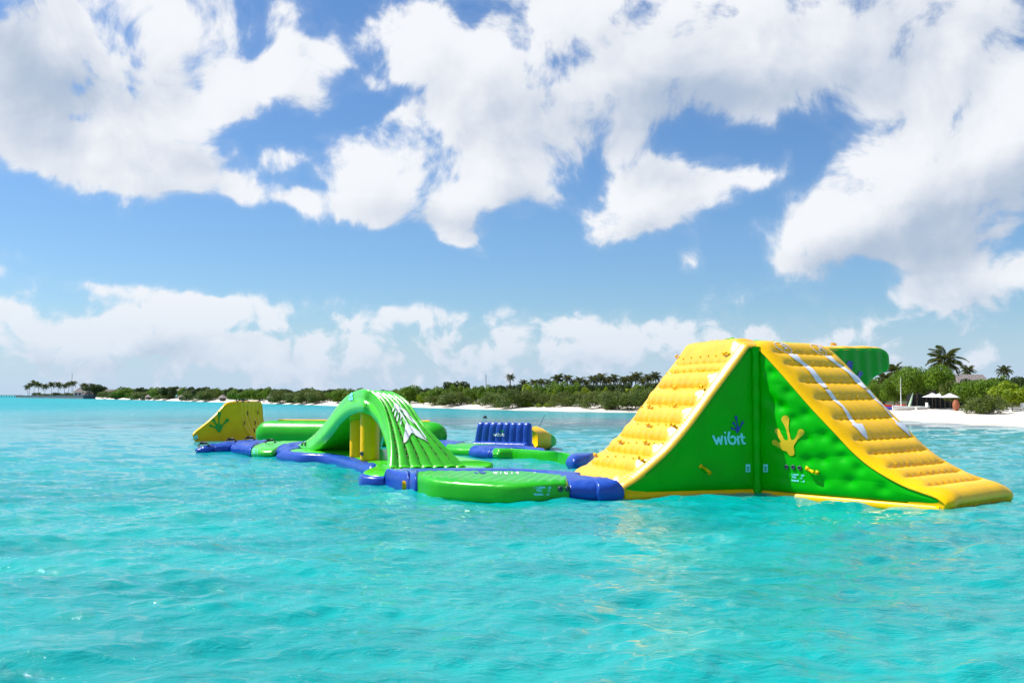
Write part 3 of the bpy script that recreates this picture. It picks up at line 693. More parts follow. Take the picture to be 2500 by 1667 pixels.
for off, sg in ((0.03, 1), (3.17, -1)):
    cc = c; n = len(cc); half = n // 2
    up = cc[:62]; lo = cc[:61:-1]; up, _ = resample(up, 80); lo, _ = resample(lo, 80)
    vv = np.linspace(0, 1, 50)
    G = lo[:, None, :] * (1 - vv)[None, :, None] + up[:, None, :] * vv[None, :, None]
    ct = up.mean(0) * .5 + lo.mean(0) * .5
    e = np.minimum(np.minimum(vv, 1 - vv)[None, :] * 6, np.minimum(np.arange(80), 79 - np.arange(80))[:, None] / 8); e = np.clip(e, 0, 1); e = np.sqrt(1 - (1 - e) ** 2)
    h = e * (.05 + .013 * np.cos(G[..., 0] * 9 + G[..., 1]))
    P = np.zeros(G.shape[:2] + (3,))
    for k in range(3): P[..., k] = WO[k] + WD[k] * G[..., 0] + WP[k] * (off - sg * h)
    P[..., 2] += G[..., 1] - .04
    wp = gridobj('wing_panel', P, vinyl('backlit_green_vinyl', (.0, .50, .02), .34, .1, trans=.35, spec=.12) if sg == 1 else GRN, tower)
    if sg == 1: wing_near = wp
# prints on the tower
bR = bvh_of(gR); bL = bvh_of(gL); bS = bvh_of(slide); bC = bvh_of(climb); bW = bvh_of(wing_near)
hand1 = hand_fn([(1368, 300, 66, 1440, 640, 22), (1232, 495, 42, 1360, 720, 34), (1190, 690, 48, 1345, 790, 34), (1632, 522, 58, 1510, 690, 26)], ((1425, 745), (1470, 862), 82, 54), k=60)
decal('hand_emblem', hand1, (1100, 200, 1730, 960), 12, CRA, bR, PYEL, tower)
hand2 = hand_fn([(528, 262, 23, 566, 430, 9), (486, 358, 22, 540, 450, 10), (458, 452, 20, 530, 480, 10), (641, 352, 23, 590, 450, 9)], ((562, 458), (550, 512), 34, 20), k=16)
decal('hand_logo', hand2, (420, 220, 680, 550), 6, CRA, bL, PBLUE, tower, .014)
wib = [[(145, 585), (205, 712), (232, 610), (275, 712), (290, 588)], [(343, 598), (362, 714)], [(345, 524)], [(412, 520), (398, 600), (408, 665), (440, 706), (485, 712), (513, 690), (520, 640), (505, 600), (470, 585), (445, 600)], [(556, 592), (572, 714)], [(622, 548), (632, 660), (648, 700), (675, 706)], [(592, 590), (662, 602)]]
decal('brand_lettering', lambda X, Y: strokes(X, Y, wib, 19), (110, 480, 710, 750), 7, CRA, bL, CYAN, tower, .012)
for x0 in (692, 997):
    b = bL if x0 == 692 else bR
    decal('label_plate', lambda X, Y: sd_poly(X, Y, [(x0, 1057), (x0 + 78, 1057), (x0 + 78, 1190), (x0, 1190)]), (x0 - 8, 1045, x0 + 90, 1200), 9, CRA, b, CYAN, tower, .010)
    decal('label_pictogram', lambda X, Y: strokes(X, Y, [[(x0 + 18, 1100), (x0 + 38, 1130), (x0 + 60, 1100)], [(x0 + 38, 1130), (x0 + 38, 1165)], [(x0 + 20, 1165), (x0 + 58, 1150)], [(x0 + 38, 1095)]], 5), (x0, 1080, x0 + 80, 1180), 4, CRA, b, PGRN, tower, .02)
decal('capacity_print', glyphrows([(1470, 1218, 'iuooq .ou', 2), (1485, 1262, 'poo  -o', 3), (1475, 1318, 'qoooo .-o', 2)], 17, 24, 4), (1450, 1200, 1720, 1370), 4, CRA, bR, CYAN, tower)
for px in ((1390, 1103), (1500, 1107), (1612, 1122)):
    h, n = hit(bR, CRA[1] + px[0] / CRA[0], CRA[2] + px[1] / CRA[0])
    if h: put('valve', VALVE, tower, h + n * .004, n, (0, 0, 1))
for (b, px, cr) in ((bR, (1820, 1165), CRA), (bL, (10, 1150), CRA), ):
    h, n = hit(b, cr[1] + px[0] / cr[0], cr[2] + px[1] / cr[0])
    if h: put('handle', H_Y, tower, h + n * .002, n, (S_R[0], S_R[1], -.3), 1.1)
decal('hand_emblem', hand_fn([(858, 275, 24, 850, 400, 18), (940, 350, 18, 900, 420, 12), (780, 330, 18, 800, 420, 12)], ((850, 440), (850, 480), 50, 30), k=14), (800, 230, 980, 520), 8, CR2, bW, PBLUE, tower, .02)
stripes = [
 [(385, 203), (450, 203), (495, 255), (580, 320), (640, 395), (690, 460), (655, 460), (600, 410), (550, 335), (490, 280), (430, 240)],
 [(668, 474), (705, 474), (760, 550), (830, 620), (880, 700), (905, 733), (955, 737), (985, 800), (1000, 857), (960, 830), (915, 775), (872, 740), (878, 733), (850, 700), (800, 610), (735, 560)],
 [(665, 218), (715, 218), (760, 265), (830, 310), (920, 375), (990, 463), (960, 463), (900, 415), (850, 350), (780, 300), (730, 265)],
 [(980, 477), (1012, 477), (1060, 545), (1120, 600), (1190, 690), (1225, 722), (1265, 730), (1300, 775), (1330, 838), (1290, 805), (1250, 770), (1206, 731), (1212, 724), (1170, 680), (1110, 600), (1045, 550)]]
for k, pl in enumerate(stripes):
    P_ = np.array(pl); decal('slide_arrow' if k % 2 else 'slide_stripe', lambda X, Y: sd_poly(X, Y, P_), (P_[:, 0].min() - 6, P_[:, 1].min() - 6, P_[:, 0].max() + 6, P_[:, 1].max() + 6), 8, CR2, bS, PRINT, tower, .014)
def ring(cx, cy, a, b, rot, th):
    def fn(X, Y):
        c_, s_ = math.cos(R(rot)), math.sin(R(rot)); x = (X - cx) * c_ + (Y - cy) * s_; y = -(X - cx) * s_ + (Y - cy) * c_
        q = np.sqrt((x / a) ** 2 + (y / b) ** 2) + 1e-6
        return np.abs(q - 1) * np.hypot(x, y) / q - th
    return fn
decal('lane_ring', ring(1387, 145, 118, 42, 27, 5), (1260, 60, 1510, 230), 5, CRT, bS, PRINT, tower, .014)
decal('lane_number', lambda X, Y: strokes(X, Y, [[(1356, 103), (1428, 158)], [(1396, 166), (1436, 152)], [(1356, 103), (1372, 100)]], 5), (1340, 85, 1450, 180), 4, CRT, bS, PRINT, tower, .014)
decal('lane_ring', ring(1828, 172, 112, 36, 32, 5), (1710, 80, 1940, 250), 5, CRT, bS, PRINT, tower, .014)
decal('lane_number', lambda X, Y: strokes(X, Y, [[(1822, 146), (1846, 152), (1848, 168), (1832, 188), (1870, 196)]], 5), (1805, 130, 1890, 215), 4, CRT, bS, PRINT, tower, .014)
# grab handles on the climbing wall
for px in [(960, 228), (1330, 200), (940, 342), (1125, 332), (765, 477), (940, 472), (1140, 466), (745, 613), (940, 608), (560, 742), (738, 752), (925, 753), (525, 876), (718, 886), (335, 978), (680, 1012)]:
    h, n = hit(bC, CR1[1] + px[0] / CR1[0], CR1[2] + px[1] / CR1[0])
    if h: put('handle', H_Y, tower, h + n * .004, n, D_L, .9)
# little rivet tabs in the grooves
tab = mesh('groove_tab', *box((0, 0, .01), (.05, .03, .035)), YEL)
for px in [(1000, 238), (1060, 228), (1130, 222), (1190, 215), (1250, 215), (870, 350), (1005, 335), (1055, 332), (1190, 330), (1240, 325), (845, 465), (995, 462), (1070, 462), (820, 603), (895, 603), (1050, 598), (680, 607), (650, 738), (805, 742), (865, 745), (580, 880), (640, 880), (775, 885), (840, 885), (420, 985), (480, 985), (545, 990), (615, 1000)]:
    h, n = hit(bC, CR1[1] + px[0] / CR1[0], CR1[2] + px[1] / CR1[0])
    if h: put('groove_tab', tab, tower, h, n, D_L)
for px in [(345, 180), (430, 180), (520, 180), (425, 265), (580, 268), (660, 275), (550, 400), (725, 400), (800, 402), (870, 405), (680, 540), (765, 522), (850, 522), (920, 525), (815, 690), (900, 688), (985, 684), (1065, 682), (1135, 684), (945, 850), (1035, 842), (1120, 833), (1205, 832), (1085, 960), (1170, 958), (1250, 948), (1330, 945), (1410, 945), (1215, 1040), (1300, 1035), (1385, 1030), (1470, 1027), (1560, 1022), (1400, 1105), (1485, 1100), (1570, 1095), (1650, 1090)]:
    h, n = hit(bS, CR2[1] + px[0] / CR2[0], CR2[2] + px[1] / CR2[0])
    if h: put('groove_tab', tab, tower, h, n, D_R, .8)
db = bvh_of(deck_ob)
for (u, y_, me) in ((1712, 28.1, H_Y), (1735, 27.8, H_Y), (1747, 27.5, H_Y), (1784, 26.9, H_G)):
    x_ = (u - 1250) / FOC * y_; h, n, _, _ = db.ray_cast(Vector((x_, y_, 9)), Vector((0, 0, -1)))
    if h: put('handle', me, tower, h, n if n.z > 0 else -n, (1, -.4, 0), 1.4)
P = atd(2035, 840, 29.5); put('handle', H_Y, tower, (P[0], P[1], 3.92), (0, 0, 1), WD, 1.2)

# ==================================================================== walkway slabs
def slab(name, A, B, zt, mat, parent, n=90, m=44, zb=-.18, p=3.2, ribs=0, amp=.02, taperA=0.12, taperB=0.12, roll=0.0, seed=0, ev=.0, wr=.012):
    """closed inflated slab between two edge lines A and B (lists of xy)"""
    A = catmull(A, n); B = catmull(B, n); ph = np.linspace(0, 2 * math.pi, m, endpoint=False)
    P = np.zeros((n, m, 3)); L = np.r_[0, np.cumsum(np.linalg.norm(np.diff((A + B) / 2, axis=0), axis=1))]
    cs = np.sign(np.cos(ph)) * np.abs(np.cos(ph)) ** (2 / p); sn = np.sign(np.sin(ph)) * np.abs(np.sin(ph)) ** (2 / p)
    for i in range(n):
        k0 = min(1, L[i] / max(taperA, 1e-3)); k1 = min(1, (L[-1] - L[i]) / max(taperB, 1e-3))
        k = math.sqrt(max(0, 1 - (1 - k0) ** 2)) * math.sqrt(max(0, 1 - (1 - k1) ** 2)); k = .12 + .88 * k
        hz = (zt - zb) / 2 * k; zc = (zt + zb) / 2
        c_ = (A[i] + B[i]) / 2; e = (B[i] - A[i]) / 2 * (.9 + .1 * k)
        zz = zc + hz * sn
        if ribs: zz = zz + np.where(sn > .92, amp * (np.abs(math.sin(math.pi * ribs * i / (n - 1))) - .5), 0)
        P[i, :, 0] = c_[0] + e[0] * cs; P[i, :, 1] = c_[1] + e[1] * cs; P[i, :, 2] = zz
    w = (vnoise(P[..., 0] * 2.1 + seed, P[..., 1] * 2.1, 40 + seed) - .5) * wr + (vnoise(P[..., 0] * 6, P[..., 1] * 6 + P[..., 2] * 8, 41 + seed) - .5) * wr
    P[..., 2] += w
    V = P.reshape(-1, 3); F = [tuple(f) for f in gridF(n, m, False, True)]
    F += [tuple(range(m))[::-1], tuple((n - 1) * m + j for j in range(m))]
    return link(name, mesh(name, V, F, mat), parent)
def xy(u, v, z=0.0): p = atz(u, v, z); return (p[0], p[1])

# --- front walkway (curved green platform between the bridge and the tower)
C1 = thing('curved_walkway', 'curved bright green inflatable walkway with blue ends, nearest the camera', 'inflatable walkway', tuple(atz(1200, 1222, 0)))
slab('blue_border', [xy(1000, 1150, .42), xy(1130, 1147, .42), xy(1270, 1147, .42), xy(1400, 1158, .42)], [xy(965, 1140, .42), xy(1130, 1140, .42), xy(1262, 1142, .42), xy(1440, 1152, .42)], .43, BLU, C1, ribs=0, seed=2)
front = slab('platform', [xy(1016, 1203), xy(1060, 1211), xy(1148, 1218), xy(1267, 1223), xy(1392, 1219)], [xy(1012, 1150, .45), xy(1070, 1147.5, .45), xy(1165, 1147, .45), xy(1285, 1148, .45), xy(1392, 1161, .45)], .47, MGRN, C1, ribs=16, amp=.02, seed=1, n=200, m=96, p=5.0, taperA=.15, taperB=.15)
slab('end_joint', [xy(940, 1186), xy(975, 1194), xy(1000, 1199)], [xy(936, 1146, .45), xy(975, 1143, .45), xy(1000, 1146, .45)], .47, BLU, C1, seed=3, n=50, wr=.03)
slab('end_joint', [xy(999, 1199), xy(1010, 1203), xy(1024, 1204)], [xy(998, 1147, .45), xy(1010, 1148, .45), xy(1022, 1149, .45)], .50, BLU, C1, seed=4, n=40, wr=.03)
slab('end_joint', [xy(1388, 1219), xy(1425, 1219), xy(1462, 1219)], [xy(1320, 1147, .45), xy(1350, 1148, .45), xy(1400, 1155, .45)], .475, BLU, C1, seed=5, n=50, wr=.03)
slab('end_joint', [xy(1458, 1220), xy(1495, 1219), xy(1526, 1217)], [xy(1398, 1156, .45), xy(1430, 1162, .45), xy(1490, 1170, .45)], .47, BLU, C1, seed=6, n=50, wr=.03, taperB=.25)
for (u, v) in ((999, 1190), (1463, 1210)):
    P = atz(u, v + 6, 0); V, F = tube([P + np.array([-.16, -.02, .12]), P + np.array([.12, -.05, .14])], [.13, .14], 14)
    link('toggle_plug', mesh('toggle_plug', V, F, YEL), C1)
fb = bvh_of(front); CF = (3.7935, 920, 1120)
decal('capacity_print', glyphrows([(1452, 258, 'iiuooq io', 0), (1478, 284, 'qou  .o', 0), (1452, 320, 'qoooo -o', 0)], 12.5, 15, 2.4), (1430, 245, 1640, 345), 3.0, CF, fb, CYAN, C1)
wl = []
for i, ch in enumerate('wibit'):
    x0 = 1080 + i * 52
    if ch == 'w': wl += [[(x0, 124), (x0 + 10, 140), (x0 + 18, 126), (x0 + 27, 140), (x0 + 36, 124)]]
    if ch == 'i': wl += [[(x0 + 14, 124), (x0 + 16, 140)]]
    if ch == 'b': wl += [[(x0, 122), (x0 + 2, 140), (x0 + 26, 140), (x0 + 26, 130), (x0 + 2, 130)]]
    if ch == 't': wl += [[(x0 + 10, 122), (x0 + 12, 138), (x0 + 26, 139)], [(x0, 127), (x0 + 24, 127)]]
decal('brand_lettering', lambda X, Y: strokes(X, Y, [[(x + 0, y) for x, y in l] for l in wl], 4), (1060, 112, 1340, 150), 3.5, CF, fb, PRINT, C1)
decal('hand_logo', lambda X, Y: strokes(X, Y, [[(950, 122), (985, 134)], [(975, 118), (990, 134)], [(905, 128), (930, 130)], [(1005, 124), (990, 136)]], 6), (890, 108, 1020, 146), 4, CF, fb, PBLUE, C1)
for px in ((1700, 278), (1765, 275)):
    h, n = hit(fb, CF[1] + px[0] / CF[0], CF[2] + px[1] / CF[0])
    if h: put('valve', VALVE, C1, h + n * .003, n, (0, 0, 1), 1.2)

# --- bridge: long platform, arch, two standing bolsters
PLB = thing('inflatable_bridge', 'bright green ribbed inflatable arch bridge with a white arrow on a long blue edged platform', 'inflatable bridge', tuple(atz(875, 1170, 0)))
zt = .33
near_e = [xy(671, 1119), xy(726, 1126), xy(797, 1130), xy(845, 1143), xy(900, 1160)]
slab('platform_edge', near_e, [(p[0] + .55, p[1] + .22) for p in near_e], zt, BLU, PLB, seed=7, n=120, m=40, p=2.4, taperA=.5, wr=.02)
in_e = [(p[0] + .20, p[1] + .07) for p in near_e]
slab('deck', in_e, [(p[0] + 3.9, p[1] + 1.3) for p in near_e], zt + .05, LGRN, PLB, ribs=15, amp=.02, seed=8, n=160, m=60, p=5, taperA=.4, zb=-.05)
blk = [xy(873, 1180), xy(884, 1184), xy(915, 1186), xy(946, 1186)]
slab('corner_block', blk, [(p[0] + .1, p[1] + 3.4) for p in blk], .31, BLU, PLB, seed=9, n=60, p=5, taperA=.45)
slab('deck', [(p[0] + .08, p[1] + .10) for p in blk], [(p[0] + .3, p[1] + 3.6) for p in blk], .36, LGRN, PLB, seed=10, n=60, p=4, zb=.0, taperA=.3)
slab('deck', [xy(948, 1152, .3), xy(1060, 1149, .3), xy(1190, 1146, .3)], [xy(952, 1134, .3), xy(1060, 1134, .3), xy(1190, 1136, .3)], .33, LGRN, PLB, seed=11, n=60, p=4, zb=-.1)
La, Ra = atz(722, 1091, .36), atz(943, 1145, .34)
AS = unit(Ra - La)
near_px = [(716, 1087), (747, 1067.6), (773, 1044), (797, 1015), (816, 989), (840, 965), (864, 953), (885, 949), (904, 956), (918, 969), (931, 992), (940, 1027), (944.5, 1063), (946, 1098), (943, 1140)]
nearp = [onplane(u, v, La, AS) for u, v in near_px]
dc = nearp[7][1]; de = Ra[1]
for i, fq in zip(range(8, 15), (.10, .21, .34, .49, .65, .81, 1.0)): nearp[i] = atd(*near_px[i], dc + (de - dc) * fq)
nearp = np.array(nearp)
far_px = [(925, 1086), (933, 1062), (941, 1030), (947, 1003), (952, 982), (956, 966), (957, 957), (957, 954.5), (966, 957), (978, 963), (992, 972), (1010, 990), (1032, 1022), (1062, 1055), (1147, 1136)]
farp = np.array([atd(u, v, nearp[i][1] + (1.0 if i > 7 else 1.0 + .07 * (7 - i))) for i, (u, v) in enumerate(far_px)])
nA = 170
Nc = catmull(nearp, nA); Fc = catmull(farp, nA)
def inner_curve(Cv, thick):
    # offset towards the inside of the arch (down / inwards)
    T = np.gradient(Cv, axis=0); T /= np.linalg.norm(T, axis=1)[:, None]
    side = np.cross(T, np.array([0, 0, 1.0])); n_ = np.cross(side, T); n_ /= np.linalg.norm(n_, axis=1)[:, None]
    return n_
nN = inner_curve(Nc, 1); nF = inner_curve(Fc, 1)
NT = 220; m_in = 60
s_ = np.linspace(0, 1, nA)
P = np.zeros((nA, NT + m_in, 3)); NR = 7
tt = np.linspace(0, 1, NT); edge = np.minimum(tt, 1 - tt)
shd = np.sqrt(1 - (1 - np.clip(edge / .085, 0, 1)) ** 2)
for i in range(nA):
    nn = nN[i][None, :] * (1 - tt)[:, None] + nF[i][None, :] * tt[:, None]; nn /= np.linalg.norm(nn, axis=1)[:, None]
    sc = .6 + .4 * s_[i]
    rib = np.abs(np.sin(math.pi * NR * tt)) ** .55
    thick = .52 if .08 < s_[i] < .97 else .52
    tk = .74 * min(1, .35 + 3.2 * s_[i]) * min(1, .55 + 4 * (1 - s_[i]))
    h = (rib - 1) * .10 * sc * np.clip(edge / .07, 0, 1) - (1 - shd) * tk * .5
    P[i, :NT] = Nc[i] * (1 - tt)[:, None] + Fc[i] * tt[:, None] + nn * h[:, None]
    ti = np.linspace(1, 0, m_in); ei = np.minimum(ti, 1 - ti); shi = np.sqrt(1 - (1 - np.clip(ei / .085, 0, 1)) ** 2)
    nn = nN[i][None, :] * (1 - ti)[:, None] + nF[i][None, :] * ti[:, None]; nn /= np.linalg.norm(nn, axis=1)[:, None]
    P[i, NT:] = Nc[i] * (1 - ti)[:, None] + Fc[i] * ti[:, None] - nn * (tk * .5 + tk * .5 * shi)[:, None]
V = P.reshape(-1, 3); F = [tuple(f) for f in gridF(nA, NT + m_in, False, True)]
F += [tuple(range(NT + m_in))[::-1], tuple((nA - 1) * (NT + m_in) + j for j in range(NT + m_in))]
arch = link('arch', mesh('arch', V, F, LGRN), PLB)
ab = bvh_of(arch)
# dark stitched seams in the rib valleys
for k in range(1, NR):
    t = k / NR; j = int(round(t * (NT - 1)))
    pts = P[int(nA * .30):-3, j] + (nN[int(nA * .30):-3]) * .03
    segs = []
    for a in range(0, len(pts) - 2, 3): segs.append(tube([pts[a], pts[a + 2]], .02, 4))
    V, F = join(segs); link('seam', mesh('seam', V, F, STITCH), PLB)
CR4 = (3.36, 850, 920); CR3 = (4.2, 440, 920)
decal('arrow_head', lambda X, Y: sd_poly(X, Y, [(476, 372), (530, 410), (600, 468), (660, 535), (600, 505), (520, 458), (480, 530), (455, 548), (460, 470)]), (445, 362, 668, 558), 6, CR4, ab, PRINT, PLB, .02)
decal('arrow_feathers', lambda X, Y: strokes(X, Y, [[(380, 222), (430, 250), (540, 370)], [(392, 222), (480, 290), (560, 385), (640, 500)], [(400, 240), (470, 310), (540, 385)], [(384, 235), (366, 285)], [(396, 255), (384, 325)], [(415, 270), (404, 362)], [(438, 315), (430, 392)], [(380, 222), (440, 310), (478, 372)]], 4), (355, 210, 650, 510), 5, CR4, ab, PRINT, PLB, .02)
decal('brand_lettering', lambda X, Y: strokes(X, Y, [[(1735, 215), (1742, 238), (1750, 222), (1758, 238), (1762, 215)], [(1768, 205), (1775, 238)], [(1755, 200), (1758, 165)], [(1745, 185), (1750, 205)], [(1770, 172), (1765, 200)]], 4), (1725, 155, 1790, 248), 4, CR3, ab, CYAN, PLB, .02)
# standing yellow bolsters under the arch
def bolster(u0, u1, vt, vb, d, round_left=True):
    p0 = atd(u0, vb, d); p1 = atd(u1, vb, d); w = np.linalg.norm(p1 - p0); c_ = (p0 + p1) / 2
    zt_ = atd(u0, vt, d)[2]; zb_ = .3
    K = 36; ph = np.linspace(0, 2 * math.pi, K, endpoint=False); rows = []
    ca, sa = p1 - p0, None; ca = ca / w; nb = np.array([-ca[1], ca[0], 0]); ca = np.array([ca[0], ca[1], 0])
    for q in np.linspace(0, 1, 40):
        z = zb_ + (zt_ - zb_) * q; k = min(1, .8 + .2 * math.sqrt(max(0, 1 - (1 - min(1, q / .06)) ** 2))) * min(1, math.sqrt(max(0.02, 1 - (1 - min(1, (1 - q) / .10)) ** 2)) * .4 + .6)
        cs = np.sign(np.cos(ph)) * np.abs(np.cos(ph)) ** .75; sn = np.sign(np.sin(ph)) * np.abs(np.sin(ph)) ** .75
        rows.append(c_[None, :2] * 0 + np.stack([c_[0] + k * w / 2 * cs * ca[0] + k * .42 * sn * nb[0], c_[1] + k * w / 2 * cs * ca[1] + k * .42 * sn * nb[1]], 1))
        rows[-1] = np.column_stack([rows[-1], np.full(K, z)])
    P_ = np.array(rows); F_ = [tuple(f) for f in gridF(40, K, False, True)] + [tuple(range(K))[::-1], tuple(39 * K + j for j in range(K))]
    return link('bolster', mesh('bolster', P_.reshape(-1, 3), F_, YEL), PLB)
bolster(855, 886, 1007, 1111, 35.0); b2 = bolster(880, 925, 985, 1121, 33.2)
for (u, v) in ((858, 1099), (884, 1107)):
    h, n = hit(bvh_of(b2), u, v)
    if h: put('valve', VALVE, PLB, h, n, (0, 0, 1), 1.3)
for (u, v) in ((739, 1083), (746, 1083)):
    h, n = hit(ab, u, v)
    if h: put('valve', VALVE, PLB, h, n, (0, 0, 1), 1.5)

# --- left walkway with pointed blue end
LW = thing('left_walkway', 'low blue walkway with pointed nose and green middle in front of the yellow ramp', 'inflatable walkway', tuple(atz(560, 1105, 0)))
slab('pointed_nose', [xy(476, 1101, .1), xy(500, 1106), xy(530, 1106), xy(562, 1105)], [xy(482, 1096, .2), xy(515, 1084, .4), xy(560, 1078, .42), xy(625, 1073, .42)], .44, BLU, LW, seed=12, n=80, p=2.6, taperA=1.6, wr=.05)
slab('end_joint', [xy(560, 1105), xy(585, 1108), xy(613, 1112)], [xy(622, 1074, .42), xy(650, 1073, .42), xy(680, 1073, .42)], .46, BLU, LW, seed=13, n=60, ribs=2, amp=.06, wr=.07)
slab('platform', [xy(611, 1113), xy(635, 1116), xy(668, 1117)], [xy(678, 1075, .42), xy(720, 1074, .42), xy(770, 1074, .42)], .47, LGRN, LW, seed=14, n=60, p=2.6, wr=.03)
slab('end_joint', [xy(662, 1117), xy(676, 1116), xy(700, 1110, .2)], [xy(765, 1073, .42), xy(800, 1073, .42), xy(840, 1073, .42)], .46, BLU, LW, seed=15, n=50, ribs=3, amp=.05, wr=.06)
CRL = (8.712, 460, 960)
lwb = bvh_of(*[o_ for o_ in LW.children])
for px in ((320, 1100), (620, 1035), (905, 1010), (1300, 975), (1740, 1035)):
    h, n = hit(lwb, CRL[1] + px[0] / CRL[0], CRL[2] + (px[1] + 14) / CRL[0])
    if h: put('handle', H_B, LW, h, (0, -.2, 1), (1, .2, 0), 1.6)
decal('capacity_print', glyphrows([(1365, 1180, 'oooq .o', 0), (1375, 1220, 'qou -o', 0), (1365, 1258, 'oooo .o', 0)], 12, 17, 3), (1350, 1165, 1500, 1290), 4, CRL, lwb, CYAN, LW)

# --- yellow ramp
RP = thing('climbing_ramp', 'yellow inflatable ramp with a green hand emblem floating at the far left of the course', 'inflatable ramp', tuple(atz(540, 1077, 0)))
A_, B_ = atz(478, 1077.5, 0), atz(618, 1072, 0); RS = unit(B_ - A_)
rp_px = [(480.5, 1077), (470, 1070), (466, 1062), (470, 1053), (485, 1041), (505, 1025), (525, 1006), (540, 989), (550, 982), (565, 979.5), (583, 980.5), (585, 990), (586, 1010), (590, 1030), (598, 1048), (608, 1060), (618, 1068), (622, 1076)]
rp = np.array([onplane(u, v, A_, RS) for u, v in rp_px]); rp[:, 2] = np.maximum(rp[:, 2], -.12)
rc = catmull(rp, 150); RDp = np.array([.62, 2.75, 0]); nW = 90
cen = rc.mean(0); tt = np.linspace(0, 1, nW); ed = np.minimum(tt, 1 - tt)
sh = np.sqrt(1 - (1 - np.clip(ed / .10, 0, 1)) ** 2)
T = np.gradient(rc, axis=0); T /= np.linalg.norm(T, axis=1)[:, None]
sd = RDp / np.linalg.norm(RDp); nn = np.cross(T, sd); nn /= np.linalg.norm(nn, axis=1)[:, None]
if (nn[60] @ np.array([-.5, 0, 1])) < 0: nn = -nn
rib = np.abs(np.sin(math.pi * 6 * tt)) ** .6
climbpart = np.clip((np.arange(150) - 92) / 8, 0, 1)
P = np.zeros((150, nW, 3))
for i in range(150):
    h = -(1 - sh) * .16 + climbpart[i] * (rib - 1) * .09
    P[i] = rc[i] + RDp * tt[:, None] + nn[i] * h[:, None]
rbody = gridobj('body', P, YEL, RP)
rs_s = (rc - A_) @ RS; sv = np.linspace(0, 1, 150); sv = rs_s.min() + (rs_s.max() - rs_s.min()) * (.5 - .5 * np.cos(math.pi * sv))
it = int(np.argmin(rs_s)); up_s, up_z = rs_s[it:], rc[it:, 2]; topz = np.array([up_z[np.argmin(np.abs(up_s - q))] if True else 0 for q in sv])
topz = np.array([np.interp(q, up_s[:int(np.argmax(up_s)) + 1], up_z[:int(np.argmax(up_s)) + 1]) for q in sv])
for off, sg in ((0, 1), (1, -1)):
    k = np.linspace(0, 1, 40); Zg = -.12 + (topz[:, None] + .10 - .12) * k[None, :]; Sg = np.repeat(sv[:, None], 40, 1)
    e = np.minimum((topz[:, None] - Zg) / .4, np.minimum(Sg - sv[0], sv[-1] - Sg) / .25); e = np.clip(e, 0, 1); e = np.sqrt(1 - (1 - e) ** 2)
    G = A_[None, None, :] * np.array([1, 1, 0]) + Sg[..., None] * RS + (RDp * off)[None, None, :] - sg * sd * (.13 * e - .14)[..., None]
    G[..., 2] = np.maximum(Zg, -.12 + .62 * np.clip(1 - (Sg - sv[0]) / .45, 0, 1) ** 2)
    sp = gridobj('side_panel', G, YEL, RP)
    if sg == 1: rside = sp
rb = bvh_of(rside, rbody)
hd = hand_fn([(655, 430, 40, 648, 640, 15), (530, 562, 32, 600, 680, 16), (472, 688, 28, 590, 735, 13), (825, 570, 38, 700, 700, 15)], ((650, 735), (650, 785), 66, 44), k=50)
decal('hand_emblem', hd, (420, 370, 890, 860), 12, CRL, rb, PGRN, RP, .02)
decal('label_plate', lambda X, Y: sd_poly(X, Y, [(118, 890), (190, 890), (200, 970), (128, 970)]), (110, 880, 205, 980), 14, CRL, rb, CYAN, RP, .02)
hb = bvh_of(rbody)
for px in ((1255, 420), (1470, 408), (1180, 632), (1415, 622), (1640, 610), (1395, 790)):
    h, n = hit(hb, CRL[1] + px[0] / CRL[0], CRL[2] + px[1] / CRL[0])
    if h: put('handle', H_B, RP, h, n, (0, 0, 1), .7)
for px in ((1105, 215), (1545, 218), (1210, 180)):
    P_ = atd(CRL[1] + px[0] / CRL[0], CRL[2] + px[1] / CRL[0], 55.0); put('handle', H_B, RP, (P_[0], P_[1], 2.12), (0, -.3, 1), (1, 0, 0), 1.3)

# --- green log
LG = thing('inflatable_log', 'long green inflatable roller with rounded ends and a yellow strip on top, behind the arch', 'inflatable log', (-8, 50, 0))
p0 = atd(628, 1052, 50.5); p1 = atd(1091, 1052, 47.5); ax = unit(p1 - p0); Lg = np.linalg.norm((p1 - p0)[:2]); rad = .66
prof = []
for q in np.linspace(0, 1, 90):
    x = q * Lg; e = min(x, Lg - x) / .85
    prof.append((x, rad * math.sqrt(max(0.0004, 1 - (1 - min(1, e)) ** 2.3))))
path = np.array([np.array([p0[0], p0[1], .56]) + ax * x for x, _ in prof]); V, F = tube(path, [r for _, r in prof], 40)
link('roller', mesh('roller', V, F, MGRN), LG)
pa, pb = atd(680, 1022, 50.2), atd(1049, 1026, 47.8)
V, F = tube([np.array([pa[0], pa[1], 1.24]) + (np.array([pb[0], pb[1], 1.24]) - np.array([pa[0], pa[1], 1.24])) * q for q in np.linspace(0, 1, 20)], .045, 8)
link('top_strip', mesh('top_strip', V, F, YEL), LG)

